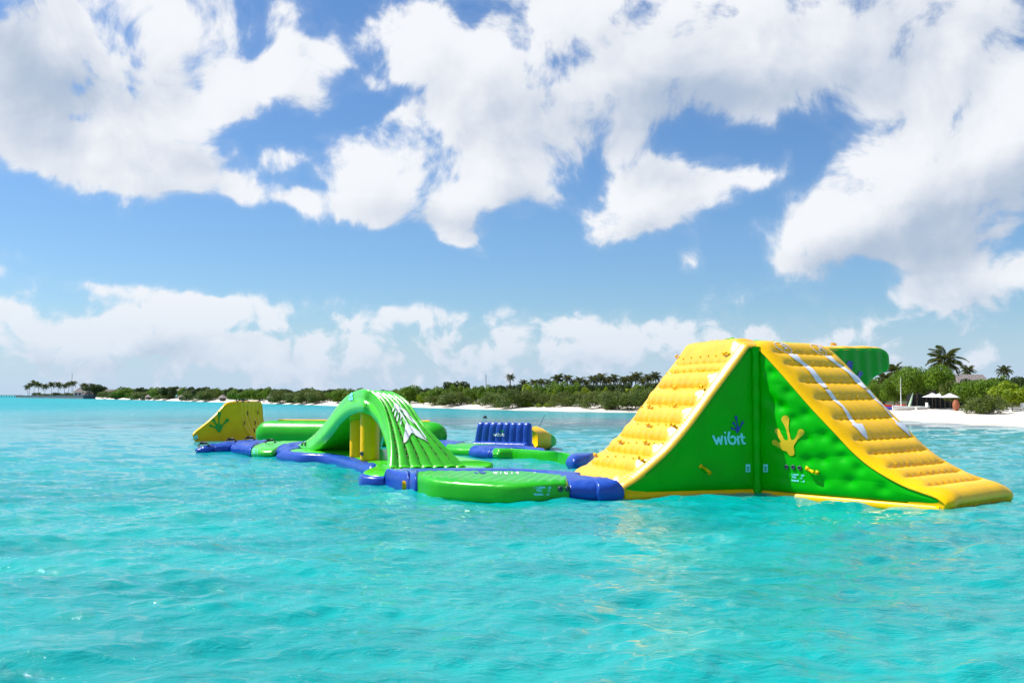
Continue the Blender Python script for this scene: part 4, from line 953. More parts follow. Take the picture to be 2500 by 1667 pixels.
# --- rear walkway
RW = thing('rear_walkway', 'narrow green inflatable walkway with blue joints behind the arch, running to the tower', 'inflatable walkway', tuple(atz(1240, 1118, 0)))
rb0 = [xy(1085, 1108), xy(1110, 1110), xy(1146, 1112)]
slab('platform', rb0, [xy(1100, 1080, .4), xy(1150, 1078, .4), xy(1300, 1088, .4)], .40, MGRN, RW, seed=16, n=60, p=2.8)
slab('end_joint', [xy(1143, 1112), xy(1165, 1115), xy(1200, 1118)], [xy(1175, 1086, .4), xy(1230, 1086, .4), xy(1310, 1093, .4)], .42, BLU, RW, seed=17, n=50, p=2.4, wr=.03)
slab('platform', [xy(1197, 1117), xy(1240, 1119), xy(1300, 1124), xy(1345, 1128), xy(1386, 1131)], [xy(1215, 1095, .4), xy(1260, 1095, .4), xy(1315, 1098, .4), xy(1355, 1102, .4), xy(1396, 1107, .4)], .40, MGRN, RW, seed=18, n=120, p=2.4)
slab('blue_border', [xy(1190, 1093, .4), xy(1260, 1092, .4), xy(1330, 1098, .4)], [xy(1200, 1086, .4), xy(1270, 1085, .4), xy(1332, 1096, .4)], .43, BLU, RW, seed=19, n=60)
slab('end_joint', [xy(1380, 1139), xy(1405, 1142), xy(1440, 1138)], [xy(1390, 1106, .42), xy(1420, 1104, .42), xy(1460, 1104, .42)], .44, BLU, RW, seed=20, n=60, p=2.4, taperA=.3)
slab('end_joint', [xy(1055, 1090, .2), xy(1080, 1094, .2), xy(1110, 1096, .2)], [xy(1060, 1072, .4), xy(1100, 1074, .4), xy(1140, 1078, .4)], .44, BLU, RW, seed=21, n=50, wr=.05)
# --- blue wall
BWt = thing('inflatable_wall', 'upright blue ribbed inflatable wall with white lettering on the rear walkway', 'inflatable wall', tuple(atd(1225, 1085, 44)))
pa, pb = atd(1154, 1075, 44.5), atd(1291, 1086, 43.2); wS = unit(pb - pa); wL = np.linalg.norm((pb - pa)[:2]); wD = np.array([-wS[1], wS[0], 0])
zb_, ztp = .28, 1.30; nX = 240; prof = []
hp = [(0, .0), (.02, .35), (.04, .75), (.10, .93), (.20, 1.0), (.34, .96), (.42, .8), (.45, .3), (.45, 0)]
cp = catmull(hp, 50); xs = np.linspace(0, 1, nX); P = np.zeros((nX, 50, 3)); NB = 8
rib = np.abs(np.sin(math.pi * NB * xs)) ** .5; sl = .10
for i in range(nX):
    e = min(xs[i], 1 - xs[i]) / .05; k = math.sqrt(max(0, 1 - (1 - min(1, e)) ** 2))
    y = cp[:, 0] - (rib[i] - 1) * .07 * np.where(cp[:, 0] < .3, 1, 0) * np.minimum(1, (1.02 - cp[:, 1]) * 6 + .2)
    y = .225 + (y - .225) * (.3 + .7 * k); zz = zb_ + (ztp - zb_) * cp[:, 1] * (.93 + .07 * k) + (rib[i] - 1) * .035 * cp[:, 1]
    xx = xs[i] * wL + sl * (cp[:, 1]) * (1 - xs[i]) * 1.6
    for q in range(3): P[i, :, q] = pa[q] * (1 if q < 2 else 0) + wS[q] * xx + wD[q] * y
    P[i, :, 2] = zz
wall = gridobj('cushion_wall', P, BLU, BWt)
V = [tuple(P[0, j]) for j in range(50)] + [tuple(P[-1, j]) for j in range(50)]
link('end_cap', mesh('end_cap', V, [tuple(range(50)), tuple(range(99, 49, -1))], BLU), BWt)
slab('foot_cushion', [tuple((pa - wD * .25)[:2]), tuple((pa * .5 + pb * .5 - wD * .25)[:2]), tuple((pb - wD * .25)[:2])], [tuple((pa + wD * .6)[:2]), tuple((pa * .5 + pb * .5 + wD * .6)[:2]), tuple((pb + wD * .6)[:2])], .46, BLU, BWt, seed=22, n=60, zb=.0)
CRW = (6.189, 1080, 1010)
ww = [[(775, 300), (788, 334), (798, 308), (810, 334), (820, 300)], [(832, 306), (834, 334)], [(833, 294)], [(852, 292), (855, 334), (878, 334), (884, 318), (872, 306), (856, 308)], [(898, 306), (900, 334)], [(915, 296), (920, 330), (938, 334)], [(908, 306), (938, 308)]]
wb = bvh_of(wall)
decal('brand_lettering', lambda X, Y: strokes(X, Y, ww, 5), (765, 284, 950, 344), 3, CRW, wb, PRINT, BWt, .025)
decal('hand_logo', hand_fn([(905, 245, 9, 905, 275, 4), (888, 258, 8, 900, 280, 4), (925, 255, 8, 910, 280, 4)], ((905, 280), (905, 288), 12, 7), k=6), (870, 232, 940, 300), 4, CRW, wb, PGRN, BWt, .025)
# --- yellow / green prism behind the wall
PR = thing('inflatable_prism', 'faceted float, yellow then tapering to a green point, right of the blue wall', 'inflatable float', tuple(atd(1320, 1085, 46)))
q0 = atd(1292, 1066, 45.5); q1 = atd(1354, 1072, 47.5); qa = q1 - q0
def ringp(t, r, zc, k=6):
    c_ = q0 + qa * t; ph = np.arange(k) * 2 * math.pi / k + .5
    sdv = unit([qa[1], -qa[0], 0]) if True else None
    return np.array([[c_[0] + sdv[0] * r * math.cos(a), c_[1] + sdv[1] * r * math.cos(a), zc + r * math.sin(a)] for a in ph])
rings = [(0, .52, .48), (.25, .60, .47), (.52, .52, .42)]
Rg = np.array([ringp(*a) for a in rings]); V = Rg.reshape(-1, 3); F = [tuple(f) for f in gridF(3, 6, False, True)] + [tuple(range(6))[::-1]]
link('yellow_end', mesh('yellow_end', V, F, YEL, True), PR)
Rg = np.array([ringp(*a) for a in [(.52, .52, .42), (.72, .42, .36), (.93, .22, .28)]]); V = np.vstack([Rg.reshape(-1, 3), [q1 + np.array([0, 0, .25 - q1[2]])]]); F = [tuple(f) for f in gridF(3, 6, False, True)] + [(12 + j, 12 + (j + 1) % 6, 18) for j in range(6)]
link('green_tip', mesh('green_tip', V, F, GRN, False), PR)

# small things on the water
V, F = tube([atd(1315.5, 1034, 70) + np.array([0, 0, -.3]), atd(1330, 1013, 70)], .018, 6)
setp(link('thin_pole', mesh('thin_pole', V, F, DARK)), 'thin dark pole leaning out of the water beyond the blue wall', 'pole')
bp_ = atz(1184, 1019, .05)
def lathe(prof, k=14, c=(0, 0, 0), sx=1, sy=1):
    ph = np.arange(k) * 2 * math.pi / k
    V = np.array([[c[0] + r * math.cos(a) * sx, c[1] + r * math.sin(a) * sy, c[2] + z] for r, z in prof for a in ph])
    F = [tuple(f) for f in gridF(len(prof), k, False, True)] + [tuple(range(k))[::-1], tuple((len(prof) - 1) * k + j for j in range(k))]
    return V, F
V, F = lathe([(.02, -.2), (.2, -.1), (.24, .05), (.16, .2), (.05, .27)], 12, (bp_[0], bp_[1], 0))
setp(link('buoy', mesh('buoy', V, F, DARK)), 'small dark buoy on the water left of and beyond the blue wall', 'buoy')

# ==================================================================== ISLAND
SH = [(-900, 1100), (0, 1000), (55, 900), (215, 640), (350, 480), (500, 357), (650, 281), (813, 229), (1009, 198), (1250, 161), (1540, 140), (1800, 122), (2000, 108), (2200, 96), (2500, 77), (2900, 62), (3600, 45)]
SHu = [a for a, b in SH]; SHd = [b for a, b in SH]
def shore(u): return float(np.interp(u, SHu, SHd))
GO = [-14, -3, 0, 2, 5, 9, 14, 22, 40, 90, 260]; GZ = [-1.2, -.25, 0, .13, .33, .55, .78, 1.0, 1.2, 1.35, 1.4]
def sway(u): return 1.2 * math.sin(u * .021) + .8 * math.sin(u * .057 + 1)
def ground_z(u, off): return float(np.interp(off - sway(u) * (1 if off > -5 else 0), GO, GZ))
us = np.linspace(235, 3600, 420); P = np.zeros((len(us), 40, 3)); offs = np.r_[np.linspace(-14, 30, 30), [36, 45, 60, 80, 110, 150, 200, 260, 330, 400]]
for i, u in enumerate(us):
    for j, of in enumerate(offs):
        d = shore(u) + of; P[i, j] = ((u - 1250) / FOC * d, d, ground_z(u, of) + .06 * (vnoise(np.array(u * .05), np.array(of * .3), 3) - .5) * (1 if of > 3 else 0))
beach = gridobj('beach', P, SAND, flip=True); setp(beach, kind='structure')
beach.name = 'beach_sand'

# --- plants
def leaves(cent, nrm, size, rs, jit=.7, asp=1.0):
    n = len(cent); nn = nrm + rs.randn(n, 3) * jit; nn /= np.linalg.norm(nn, axis=1)[:, None]
    a = np.cross(nn, rs.randn(n, 3)); a /= np.linalg.norm(a, axis=1)[:, None]; b = np.cross(nn, a)
    s = size * (.6 + .8 * rs.rand(n))[:, None]
    q = np.stack([cent - a * s - b * s * .5 * asp, cent + a * s - b * s * .35 * asp, cent + a * s * .8 + b * s * .5 * asp, cent - a * s * .9 + b * s * .45 * asp], 1)
    return q.reshape(-1, 3), np.arange(4 * n).reshape(n, 4)
def crown_mesh(name, seed, mat, n=5200, leaf=.035, lobes=26, flat=.75, spiky=0.0, low=0.0):
    """crown inside x,y in [-1,1], z in [0,1]; a heap of leafy clumps"""
    rs = np.random.RandomState(seed); C_, Rr = [], []
    for k in range(lobes):
        ph = rs.rand() * 6.283; rr = math.sqrt(rs.rand()) * .78; zz = low + (1 - low) * (.08 + .74 * rs.rand() ** .7 * math.sqrt(1 - rr * rr))
        C_.append((rr * math.cos(ph), rr * math.sin(ph), zz)); Rr.append(.16 + .18 * rs.rand())
    C_ = np.array(C_); Rr = np.array(Rr); w = Rr ** 2 / (Rr ** 2).sum(); idx = rs.choice(lobes, n, p=w)
    d = rs.randn(n, 3); d /= np.linalg.norm(d, axis=1)[:, None]
    rad = Rr[idx] * (1 - .35 * rs.rand(n) ** 2) * (1 + spiky * rs.rand(n) ** 3 * 1.5)
    p = C_[idx] + d * rad[:, None] * np.array([1, 1, flat]); p[:, 2] = np.maximum(p[:, 2], low + rs.rand(n) * .05)
    p[:, 2] = np.minimum(p[:, 2], 1.05)
    V, F = leaves(p, d * 1.0 + np.array([0, 0, .35]), leaf, rs)
    me = mesh(name, V, F, mat, False); return me
CROWN = {
 'shrub': [crown_mesh('crown', 100 + i, L_SHRUB, 7500, .026, 30, .85, .25) for i in range(4)],
 'broad': [crown_mesh('crown', 200 + i, L_BROAD, 6000, .036, 24, .8, .0, .10) for i in range(4)],
 'bright': [crown_mesh('crown', 300 + i, L_BRIGHT, 4500, .042, 18, .8, .05, .0) for i in range(3)],
 'dark': [crown_mesh('crown', 400 + i, L_DARK, 5500, .034, 20, .6, .1, .22) for i in range(3)],
}
NEARB = [crown_mesh('crown', 500 + i, L_BROAD, 14000, .024, 46, .8, .0, .12) for i in range(2)]
def trunk_mesh(h=.45, r=.05, seed=0):
    rs = np.random.RandomState(seed); parts = []
    parts.append(tube([(0, 0, -.05), (.02, .01, h * .5), (.0, .03, h)], [r * 1.3, r, r * .8], 8))
    for k in range(4):
        a = k * 1.57 + rs.rand(); parts.append(tube([(0, .02, h * .8), (.25 * math.cos(a), .25 * math.sin(a), h * 1.2), (.5 * math.cos(a), .5 * math.sin(a), h * 1.55)], [r * .6, r * .4, r * .2], 6))
    V, F = join(parts); return mesh('trunk', V, F, BARK)
TRUNK = trunk_mesh(); TRUNKS = trunk_mesh(.25, .03, 3)
prs = random.Random(8)
def plant(name, label, cat, u, w, vtop, off, kind, group=None, near=False, vbase=None, lift=0.0):
    d = shore(u) + off; x = (u - 1250) / FOC * d; gz = ground_z(u, off)
    H = (CAMZ + (964 - vtop) / FOC * d) - gz; H = max(H, .4)
    t = thing(name, label, cat, (x, d, gz - .05), group)
    rad = w / 2 * d / FOC * (1.28 if kind == 'shrub' else 1.12)
    me = prs.choice(NEARB) if near else prs.choice(CROWN[kind])
    c_ = bpy.data.objects.new('crown', me); col.objects.link(c_); c_.parent = t
    c_.scale = (rad * 1.12, rad * 1.0, (H - lift) * 1.02); c_.rotation_euler = (0, 0, prs.random() * 6.28); c_.location = (0, 0, lift)
    k = bpy.data.objects.new('trunk', TRUNK if kind in ('broad', 'dark') else TRUNKS); col.objects.link(k); k.parent = t
    k.scale = (rad, rad, H * (1.2 if lift else (1 if kind in ('broad', 'dark') else .4))); return t
G1 = 'grey green beach shrubs along the sand'; G2 = 'trees of the wood behind the beach'
# front shrubs, left to right
FR = [
 (262, 34, 952, 2, 'shrub', 'small dark shrub at the left end of the beach, beside the grey roofs'),
 (290, 44, 951, 1, 'shrub', 'low dark green shrub just right of the long grey roof'),
 (322, 64, 948, -1, 'broad', 'round green tree overhanging the water, left of the first thatched beach hut'),
 (352, 52, 955, 0, 'shrub', 'dark shrub touching the water just left of the first beach hut'),
 (404, 46, 962, 0, 'shrub', 'low dark shrub touching the water between the first and second beach huts'),
 (386, 40, 950, 6, 'broad', 'round green tree behind the gap right of the first beach hut'),
 (418, 50, 941, 9, 'dark', 'tall dark rounded tree left of the second beach hut'),
 (478, 56, 952, -1, 'shrub', 'wide dark shrub at the water just right of the second beach hut'),
 (512, 60, 950, 1, 'shrub', 'large grey green shrub between the second and third beach huts'),
 (495, 52, 943, 10, 'dark', 'tall dark tree behind the shrubs left of the yellow ramp'),
 (578, 48, 950, 3, 'broad', 'green tree just right of the third beach hut, above the yellow ramp'),
 (604, 46, 947, 6, 'broad', 'green tree above the right edge of the yellow ramp'),
 (634, 44, 946, 8, 'broad', 'yellowish green tree left of the fourth beach hut'),
 (690, 58, 950, 0, 'shrub', 'olive shrub at the sand just right of the fourth beach hut'),
 (724, 50, 955, 1, 'shrub', 'olive shrub above the left part of the green log'),
 (748, 60, 950, 0, 'shrub', 'broad grey green shrub above the middle of the green log'),
 (780, 52, 952, 2, 'shrub', 'grey green shrub just left of the foot of the green arch'),
 (826, 50, 950, 3, 'broad', 'green tree directly left of the top of the arch'),
 (1000, 74, 941, 8, 'broad', 'large rounded green tree right beside the arch top'),
 (1034, 26, 958, 4, 'bright', 'thin yellowish brown bush among the green trees right of the arch'),
 (1062, 60, 948, 5, 'broad', 'mid green tree below the dark spreading tree'),
 (1072, 62, 962, 2, 'shrub', 'low grey green shrub on the sand right of the arch'),
 (1112, 76, 956, 1, 'shrub', 'wide olive shrub at the sand below the dark spreading tree'),
 (1163, 20, 981, 5, 'bright', 'tiny bright green bush on the sand below the thin twin mast'),
 (1206, 64, 955, 1, 'shrub', 'large grey green shrub coming down to the sand right of the mast'),
 (1250, 76, 950, 1, 'shrub', 'biggest grey green shrub, below the lone tall coconut palm'),
 (1293, 60, 948, 5, 'shrub', 'dark olive shrub behind the first small bright bush'),
 (1291, 26, 982, 3, 'bright', 'first of three small bright green bushes on the open sand'),
 (1317, 20, 983, 3, 'bright', 'middle one of three small bright green bushes on the open sand'),
 (1336, 22, 982, 3, 'bright', 'right hand one of three small bright green bushes on the open sand'),
 (1340, 52, 957, 6, 'shrub', 'feathery pale shrub below the conical thatched roof'),
 (1372, 54, 952, 4, 'shrub', 'grey green shrub right below and right of the conical thatched roof'),
 (1412, 60, 955, 4, 'shrub', 'rounded grey green shrub in front of the vivid light green tree'),
 (1462, 72, 950, 1, 'shrub', 'dense grey green shrub left of the small pale hut roof'),
 (1510, 78, 950, 0, 'shrub', 'dense dark shrub below the small pale hut roof'),
 (1560, 80, 944, 0, 'shrub', 'tall dark shrub running behind the top of the climbing wall'),
]
for (u, w, vt, off, kind, lab) in FR:
    plant('beach_shrub' if kind in ('shrub', 'bright') else 'broadleaf_tree', lab, 'shrub' if kind in ('shrub', 'bright') else 'tree', u, w, vt, off + 6, kind)
MID = [
 (1115, 78, 924, 30, 'dark', 'dark spreading tree standing above the wood between the arch and the mast'),
 (1150, 50, 944, 14, 'broad', 'green tree just left of the thin twin mast'),
 (1186, 44, 938, 14, 'broad', 'rounded green tree under the thin twin mast'),
 (1213, 36, 941, 14, 'broad', 'rounded green tree between the twin mast and the lone palm'),
 (1296, 62, 935, 12, 'bright', 'vivid green rounded tree just right of the lone palm'),
 (1349, 34, 946, 12, 'bright', 'small yellow green tree right in front of the conical thatched roof'),
 (1422, 46, 944, 12, 'bright', 'vivid light green tree in the middle of the wood, right of the conical roof'),
 (1385, 50, 944, 14, 'broad', 'dark green tree between the conical roof and the vivid light green tree'),
 (1455, 44, 938, 16, 'broad', 'dark green tree right of the vivid light green tree'),
 (1486, 30, 943, 12, 'bright', 'yellow green tree left of the small pale hut roof'),
 (1500, 30, 937, 20, 'bright', 'light green tree top touching the left side of the small pale hut roof'),
 (1532, 50, 942, 12, 'bright', 'light green tree just right of the small pale hut roof'),
 (1575, 60, 937, 18, 'broad', 'dark green tree beside the top of the climbing wall'),
 (233, 58, 935, 25, 'dark', 'big dark round tree behind the grey roofed building at far left'),
]
for (u, w, vt, off, kind, lab) in MID: plant('broadleaf_tree', lab, 'tree', u, w, vt, off + 4, kind)
# the wood behind: alike trees nothing tells apart
rr_ = random.Random(4)
u = 300
while u < 2700:
    vt = float(np.interp(u, [250, 420, 560, 760, 900, 1000, 1100, 1300, 1600, 2140], [946, 942, 945, 947, 948, 944, 941, 933, 929, 918])) + rr_.uniform(-1.5, 3.5)
    w = float(np.interp(u, [250, 800, 1300, 2140], [26, 30, 44, 60])) * rr_.uniform(.9, 1.3)
    kd = rr_.choice(['dark', 'broad', 'dark'])
    where = [q for lim, q in ((365, 'left of the first thatched beach hut'), (445, 'between the first and second beach huts'), (545, 'between the second and third beach huts'), (662, 'above the yellow ramp'),
        (760, 'above the left half of the green log'), (860, 'behind the left shoulder of the arch'), (960, 'directly behind the arch top'), (1073, 'between the arch and the dark spreading tree'), (1186, 'left of the thin twin mast'), (1246, 'between the twin mast and the lone palm'),
        (1349, 'between the lone palm and the conical roof'), (1430, 'right of the conical thatched roof'), (1513, 'left of the small pale hut roof'), (1640, 'beside the climbing wall edge'), (2120, 'hidden behind the inflatable tower'), (2250, 'behind the trees next to the tower wing'), (2360, 'behind the biggest tree on the right beach'), (2500, 'around the grey roof on the right'), (9999, 'beyond the right edge of the picture')) if u < lim][0]
    plant('broadleaf_tree', ('dark' if kd == 'dark' else 'fresh green') + ' rounded tree in the back row ' + where, 'tree', u, w, vt, rr_.uniform(16, 30) + (0 if u < 2080 else 34), kd, G2)
    u += w * .52
# right hand end, nearer
RT = [
 (2135, 60, 932, 22, 'broad', 'green tree just right of the overhanging tower wing'),
 (2182, 58, 914, 20, 'broad', 'bright rounded tree left of the big tree on the right beach'),
 (2222, 60, 893, 40, 'dark', 'darker tree rising behind the big tree on the right beach'),
 (2254, 128, 886, 20.5, 'broad', 'biggest leafy tree on the right beach, below the tall palm'),
 (2402, 126, 921, 22, 'broad', 'wide glossy green tree in front of the grey roof on the right'),
 (2468, 96, 930, 20, 'bright', 'yellow green tree at the right edge of the picture'),
 (2370, 70, 922, 40, 'dark', 'dull green tree growing against the grey roof'),
 (2436, 60, 915, 50, 'dark', 'dark tree under the rightmost palm'),
 (2500, 60, 912, 46, 'dark', 'dark green tree behind the yellow green tree at the right edge'),
 (2545, 110, 915, 24, 'broad', 'leafy tree beyond the right edge of the picture'),
 (2640, 130, 905, 26, 'broad', 'broad leafy tree far beyond the right edge of the picture'),
 (2100, 70, 925, 26, 'broad', 'green tree mostly hidden behind the tower wing'),
]
for (u, w, vt, off, kind, lab) in RT: plant('broadleaf_tree', lab, 'tree', u, w, vt, off, kind, near=(kind == 'broad'), lift=.35 if u != 2254 else .9)
plant('beach_shrub', 'feathery olive shrub standing forward on the sand at the right', 'shrub', 2412, 88, 962, 13, 'shrub')
plant('beach_shrub', 'small yellowish shrub at the left foot of the feathery olive shrub on the right beach', 'shrub', 2376, 34, 980, 12, 'shrub')
# pandanus-like tree with leaning stems
d = shore(2318) + 19; x = (2318 - 1250) / FOC * d; gz = ground_z(2318, 19)
t = thing('screw_pine', 'rounded feathery tree on thin leaning stems beside the white parasols', 'tree', (x, d, gz))
c_ = bpy.data.objects.new('crown', crown_mesh('crown', 77, leafmat('pandanus_leaves', (.10, .16, .03)), 6000, .04, 22, .9, .2)); col.objects.link(c_); c_.parent = t
c_.scale = (1.05, 1.05, 2.4); c_.location = (0, 0, .95)
for q, (dx, dy) in enumerate(((-.45, .1), (-.2, -.2), (.1, .2), (.5, 0))):
    V, F = tube([(0.55, 0, 0), (.45 + dx * .3, dy * .4, .7), (dx, dy, 1.7)], [.07, .05, .03], 6); k = bpy.data.objects.new('stem', mesh('stem', V, F, BARK)); col.objects.link(k); k.parent = t

# --- coconut palms
def frond_mesh(seed, droop=.85, n=16, lw=.036):
    rs = np.random.RandomState(seed); V, F = [], []
    def rp(s): return np.array([s * (1 - .12 * s * s), 0, .42 * s - droop * s * s])
    for i in range(9):
        s0, s1 = i / 9, (i + 1) / 9; a, b = rp(s0), rp(s1); w0, w1 = .014 * (1 - s0) + .003, .014 * (1 - s1) + .003; k = len(V)
        V += [a + [0, -w0, 0], a + [0, w0, 0], b + [0, w1, 0], b + [0, -w1, 0]]; F.append((k, k + 1, k + 2, k + 3))
    for i in range(n):
        s = .14 + .84 * i / (n - 1); L = .34 * math.sin(math.pi * (.12 + .84 * s) ** .9) + .05
        for sg in (-1, 1):
            a = rp(s); tip = a + np.array([L * .55, sg * L * .8, -L * (.35 + .4 * rs.rand())]); mid = (a + tip) / 2 + [0, 0, L * .08]; k = len(V)
            V += [a + [-lw * .5, 0, 0], a + [lw * .5, 0, 0], mid + [lw * .8, 0, 0], tip, mid + [-lw * .8, 0, 0]]; F.append((k, k + 1, k + 2, k + 3, k + 4))
    return np.array(V), F
fr = [frond_mesh(s, dr) for s, dr in ((1, .75), (2, 1.0), (3, .6))]
FM = [mesh('frond', v, f, L_PALM, False) for v, f in fr]
def palm_xf(rs, k, n):
    q = k / n      # from hanging old fronds to upright young ones
    return Matrix.Rotation(k * 2.4 + rs.uniform(-.3, .3), 4, 'Z') @ Matrix.Rotation(.55 - 1.75 * q + rs.uniform(-.15, .15), 4, 'Y')
def palm_crown(seed, n=24):
    rs = random.Random(seed); parts = []
    for k in range(n):
        M = np.array(palm_xf(rs, k, n)); v, f = fr[k % 3]; v = v @ M[:3, :3].T * rs.uniform(.85, 1.1); parts.append((v, f))
    V, F = join(parts); return mesh('crown', V, F, L_PALM, False)
PC = [palm_crown(s) for s in (1, 2, 3)]
def palm(u, v, rpx, d, label, lean=.1, near=False, group=None, gz=1.3):
    top = atd(u, v, d); x0 = top[0] - lean * (top[2] - gz); L = rpx * d / FOC
    t = thing('coconut_palm', label, 'palm tree', (x0, d, gz), group)
    H = top[2] - gz; path = [(lean * H * (q ** 1.6), 0, H * q) for q in np.linspace(0, 1, 10)]
    V, F = tube(path, np.linspace(.17, .10, 10), 7); k = bpy.data.objects.new('trunk', mesh('trunk', V, F, BARK)); col.objects.link(k); k.parent = t
    if near:
        rs = random.Random(int(u))
        for q in range(22):
            o_ = bpy.data.objects.new('frond', FM[q % 3]); col.objects.link(o_); o_.parent = t
            o_.matrix_basis = Matrix.Translation((path[-1][0], 0, H)) @ palm_xf(rs, q, 22) @ Matrix.Scale(L * rs.uniform(.9, 1.15), 4)
    else:
        o_ = bpy.data.objects.new('crown', prs.choice(PC)); col.objects.link(o_); o_.parent = t
        o_.location = (path[-1][0], 0, H); o_.scale = (L, L, L); o_.rotation_euler = (0, 0, prs.random() * 6.28)
    return t
palm(2306, 882, 46, 128, 'tallest coconut palm, rising above the biggest tree on the right beach', -.12, True)
palm(2362, 906, 21, 150, 'coconut palm crown above the grey roof on the right', .05, True)
palm(2451, 906, 21, 150, 'rightmost coconut palm crown, above the dark trees', .05, True)
palm(2184, 908, 28, 130, 'coconut palm close beside the overhanging tower wing', -.05, True)
palm(2160, 925, 24, 128, 'half hidden coconut palm directly behind the tower wing', .05, True)
palm(1246, 921, 13, 195, 'lone tall coconut palm standing above the middle of the wood', .02, True)
for (u, v, r_, lab) in [
 (1279, 934, 9, 'first small palm right of the lone tall palm'), (1304, 932, 9, 'small palm behind the vivid green rounded tree'), (1321, 931, 9, 'small palm right of the vivid green rounded tree'),
 (1339, 932, 8, 'small palm just left of the conical thatched roof'), (1362, 922, 12, 'tall palm just right of the conical thatched roof'), (1385, 922, 10, 'slim palm second right of the conical thatched roof'),
 (1402, 932, 8, 'low palm left of the vivid light green tree'), (1416, 927, 10, 'palm directly behind the vivid light green tree'), (1431, 932, 8, 'low palm right behind the vivid light green tree'),
 (1449, 925, 11, 'palm halfway between the conical roof and the small pale roof'), (1466, 921, 12, 'spreading palm left of the small pale hut roof'), (1481, 928, 9, 'low palm two places left of the small pale hut roof'),
 (1498, 923, 11, 'palm next to the left side of the small pale hut roof'), (1523, 926, 10, 'palm next to the right side of the small pale hut roof'), (1535, 924, 10, 'palm second right of the small pale hut roof'),
 (1553, 918, 13, 'tallest palm of the row ending at the climbing wall'), (1569, 927, 9, 'low palm close left of the climbing wall'), (1583, 921, 10, 'palm nearest the climbing wall'), (1600, 917, 11, 'palm peeping out behind the climbing wall edge')]:
    palm(u, v + 3, r_ * 1.6 + 1, 178 + (int(u * 7) % 20), lab, ((u * 13) % 10 - 5) * .012)
for (u, v, r_, lab, ln) in [
 (66, 945, 7, 'leaning palm at the far left tip of the island', -.15), (73, 940, 6, 'thin palm second from the far left tip of the island', .05), (84, 936, 9, 'tall palm third from the far left tip', .02), (95, 940, 8, 'palm fourth from the far left tip', .03),
 (110, 944, 8, 'low palm beside the open gap in the far left palm group', 0), (126, 939, 8, 'palm in the middle of the far left group', 0), (143, 940, 9, 'bushy palm right of the middle of the far left group', .02), (158, 942, 7, 'low palm just left of the tall mast', 0),
 (168, 938, 7, 'palm directly left of the tall mast', 0), (179, 936, 8, 'palm directly right of the tall mast', .03), (204, 942, 8, 'palm in front of the grey roofed building', .03)]:
    palm(u, v, r_ * 1.25 + 1, float(np.interp(u, [55, 215], [850, 670])), lab, ln, gz=2.2)

for (u, w, vt, lab) in [(112, 30, 960, 'low green bushes beside the opening in the far left palms'), (140, 34, 957, 'round green bush under the bushy palm at far left'), (92, 26, 957, 'dark bush under the third and fourth palms of the far left tip'),
  (165, 36, 958, 'dark green bush below the tall mast'), (186, 34, 959, 'bush in front of the largest grey roofed building'), (240, 30, 958, 'bush between the two grey roofed buildings at far left')]:
    d = float(np.interp(u, [55, 222], [880, 640])) + 12; x = (u - 1250) / FOC * d; H = CAMZ + (964 - vt) / FOC * d - 1.6; t = thing('beach_shrub', lab, 'shrub', (x, d, 1.6))
    o_ = bpy.data.objects.new('crown', prs.choice(CROWN['shrub'])); col.objects.link(o_); o_.parent = t; o_.scale = (w / 2 * d / FOC, 5, H); o_.rotation_euler = (0, 0, prs.random() * 6)
# --- far left point: seawall, jetty, buildings
def at_g(u, d, z): return np.array([(u - 1250) / FOC * d, d, z])
w0, w1 = at_g(52, 900, 0), at_g(222, 640, 0)
ln = w1 - w0; Lw = np.linalg.norm(ln); az_w = math.atan2(ln[1], ln[0]); mid = (w0 + w1) / 2
sw = thing('seawall', 'long low grey stone seawall at the far left tip of the island', 'seawall', tuple(mid))
V, F = box((mid[0] + 6, mid[1] + 8, .6), (Lw, 26, 2.4), az_w); link('wall', mesh('wall', V, F, STONE, False), sw)
V, F = box((mid[0] + 6, mid[1] + 8, 1.9), (Lw + .6, 26.6, .25), az_w); link('coping', mesh('coping', V, F, STONE, False), sw)
jt = thing('jetty', 'long thin wooden jetty on posts running out of the left edge', 'jetty', tuple(at_g(20, 1000, 0)))
j0, j1 = at_g(-160, 1010, 0), at_g(54, 900, 0); lj = j1 - j0; Lj = np.linalg.norm(lj); aj = math.atan2(lj[1], lj[0]); mj = (j0 + j1) / 2
V, F = box((mj[0], mj[1], 2.2), (Lj, 3, .35), aj); link('deck', mesh('deck', V, F, WOOD, False), jt)
pm = mesh('post', *box((0, 0, 0), (.4, .4, 3.4)), WOOD, False)
for k in range(36):
    p = j0 + lj * (k + .5) / 36; o_ = bpy.data.objects.new('post', pm); col.objects.link(o_); o_.parent = jt; o_.location = tuple(np.array([p[0], p[1], .6]) - np.array(jt.location))
def hip_roof(c, L, Wd, h, rz, ridge=.5):
    a, b = L / 2, Wd / 2; r_ = L / 2 * ridge
    V = np.array([(-a, -b, 0), (a, -b, 0), (a, b, 0), (-a, b, 0), (-r_, 0, h), (r_, 0, h)])
    ca, sa = math.cos(rz), math.sin(rz); V = np.stack([V[:, 0] * ca - V[:, 1] * sa, V[:, 0] * sa + V[:, 1] * ca, V[:, 2]], 1) + c
    return V, [(0, 1, 5, 4), (2, 3, 4, 5), (1, 2, 5), (3, 0, 4), (3, 2, 1, 0)]
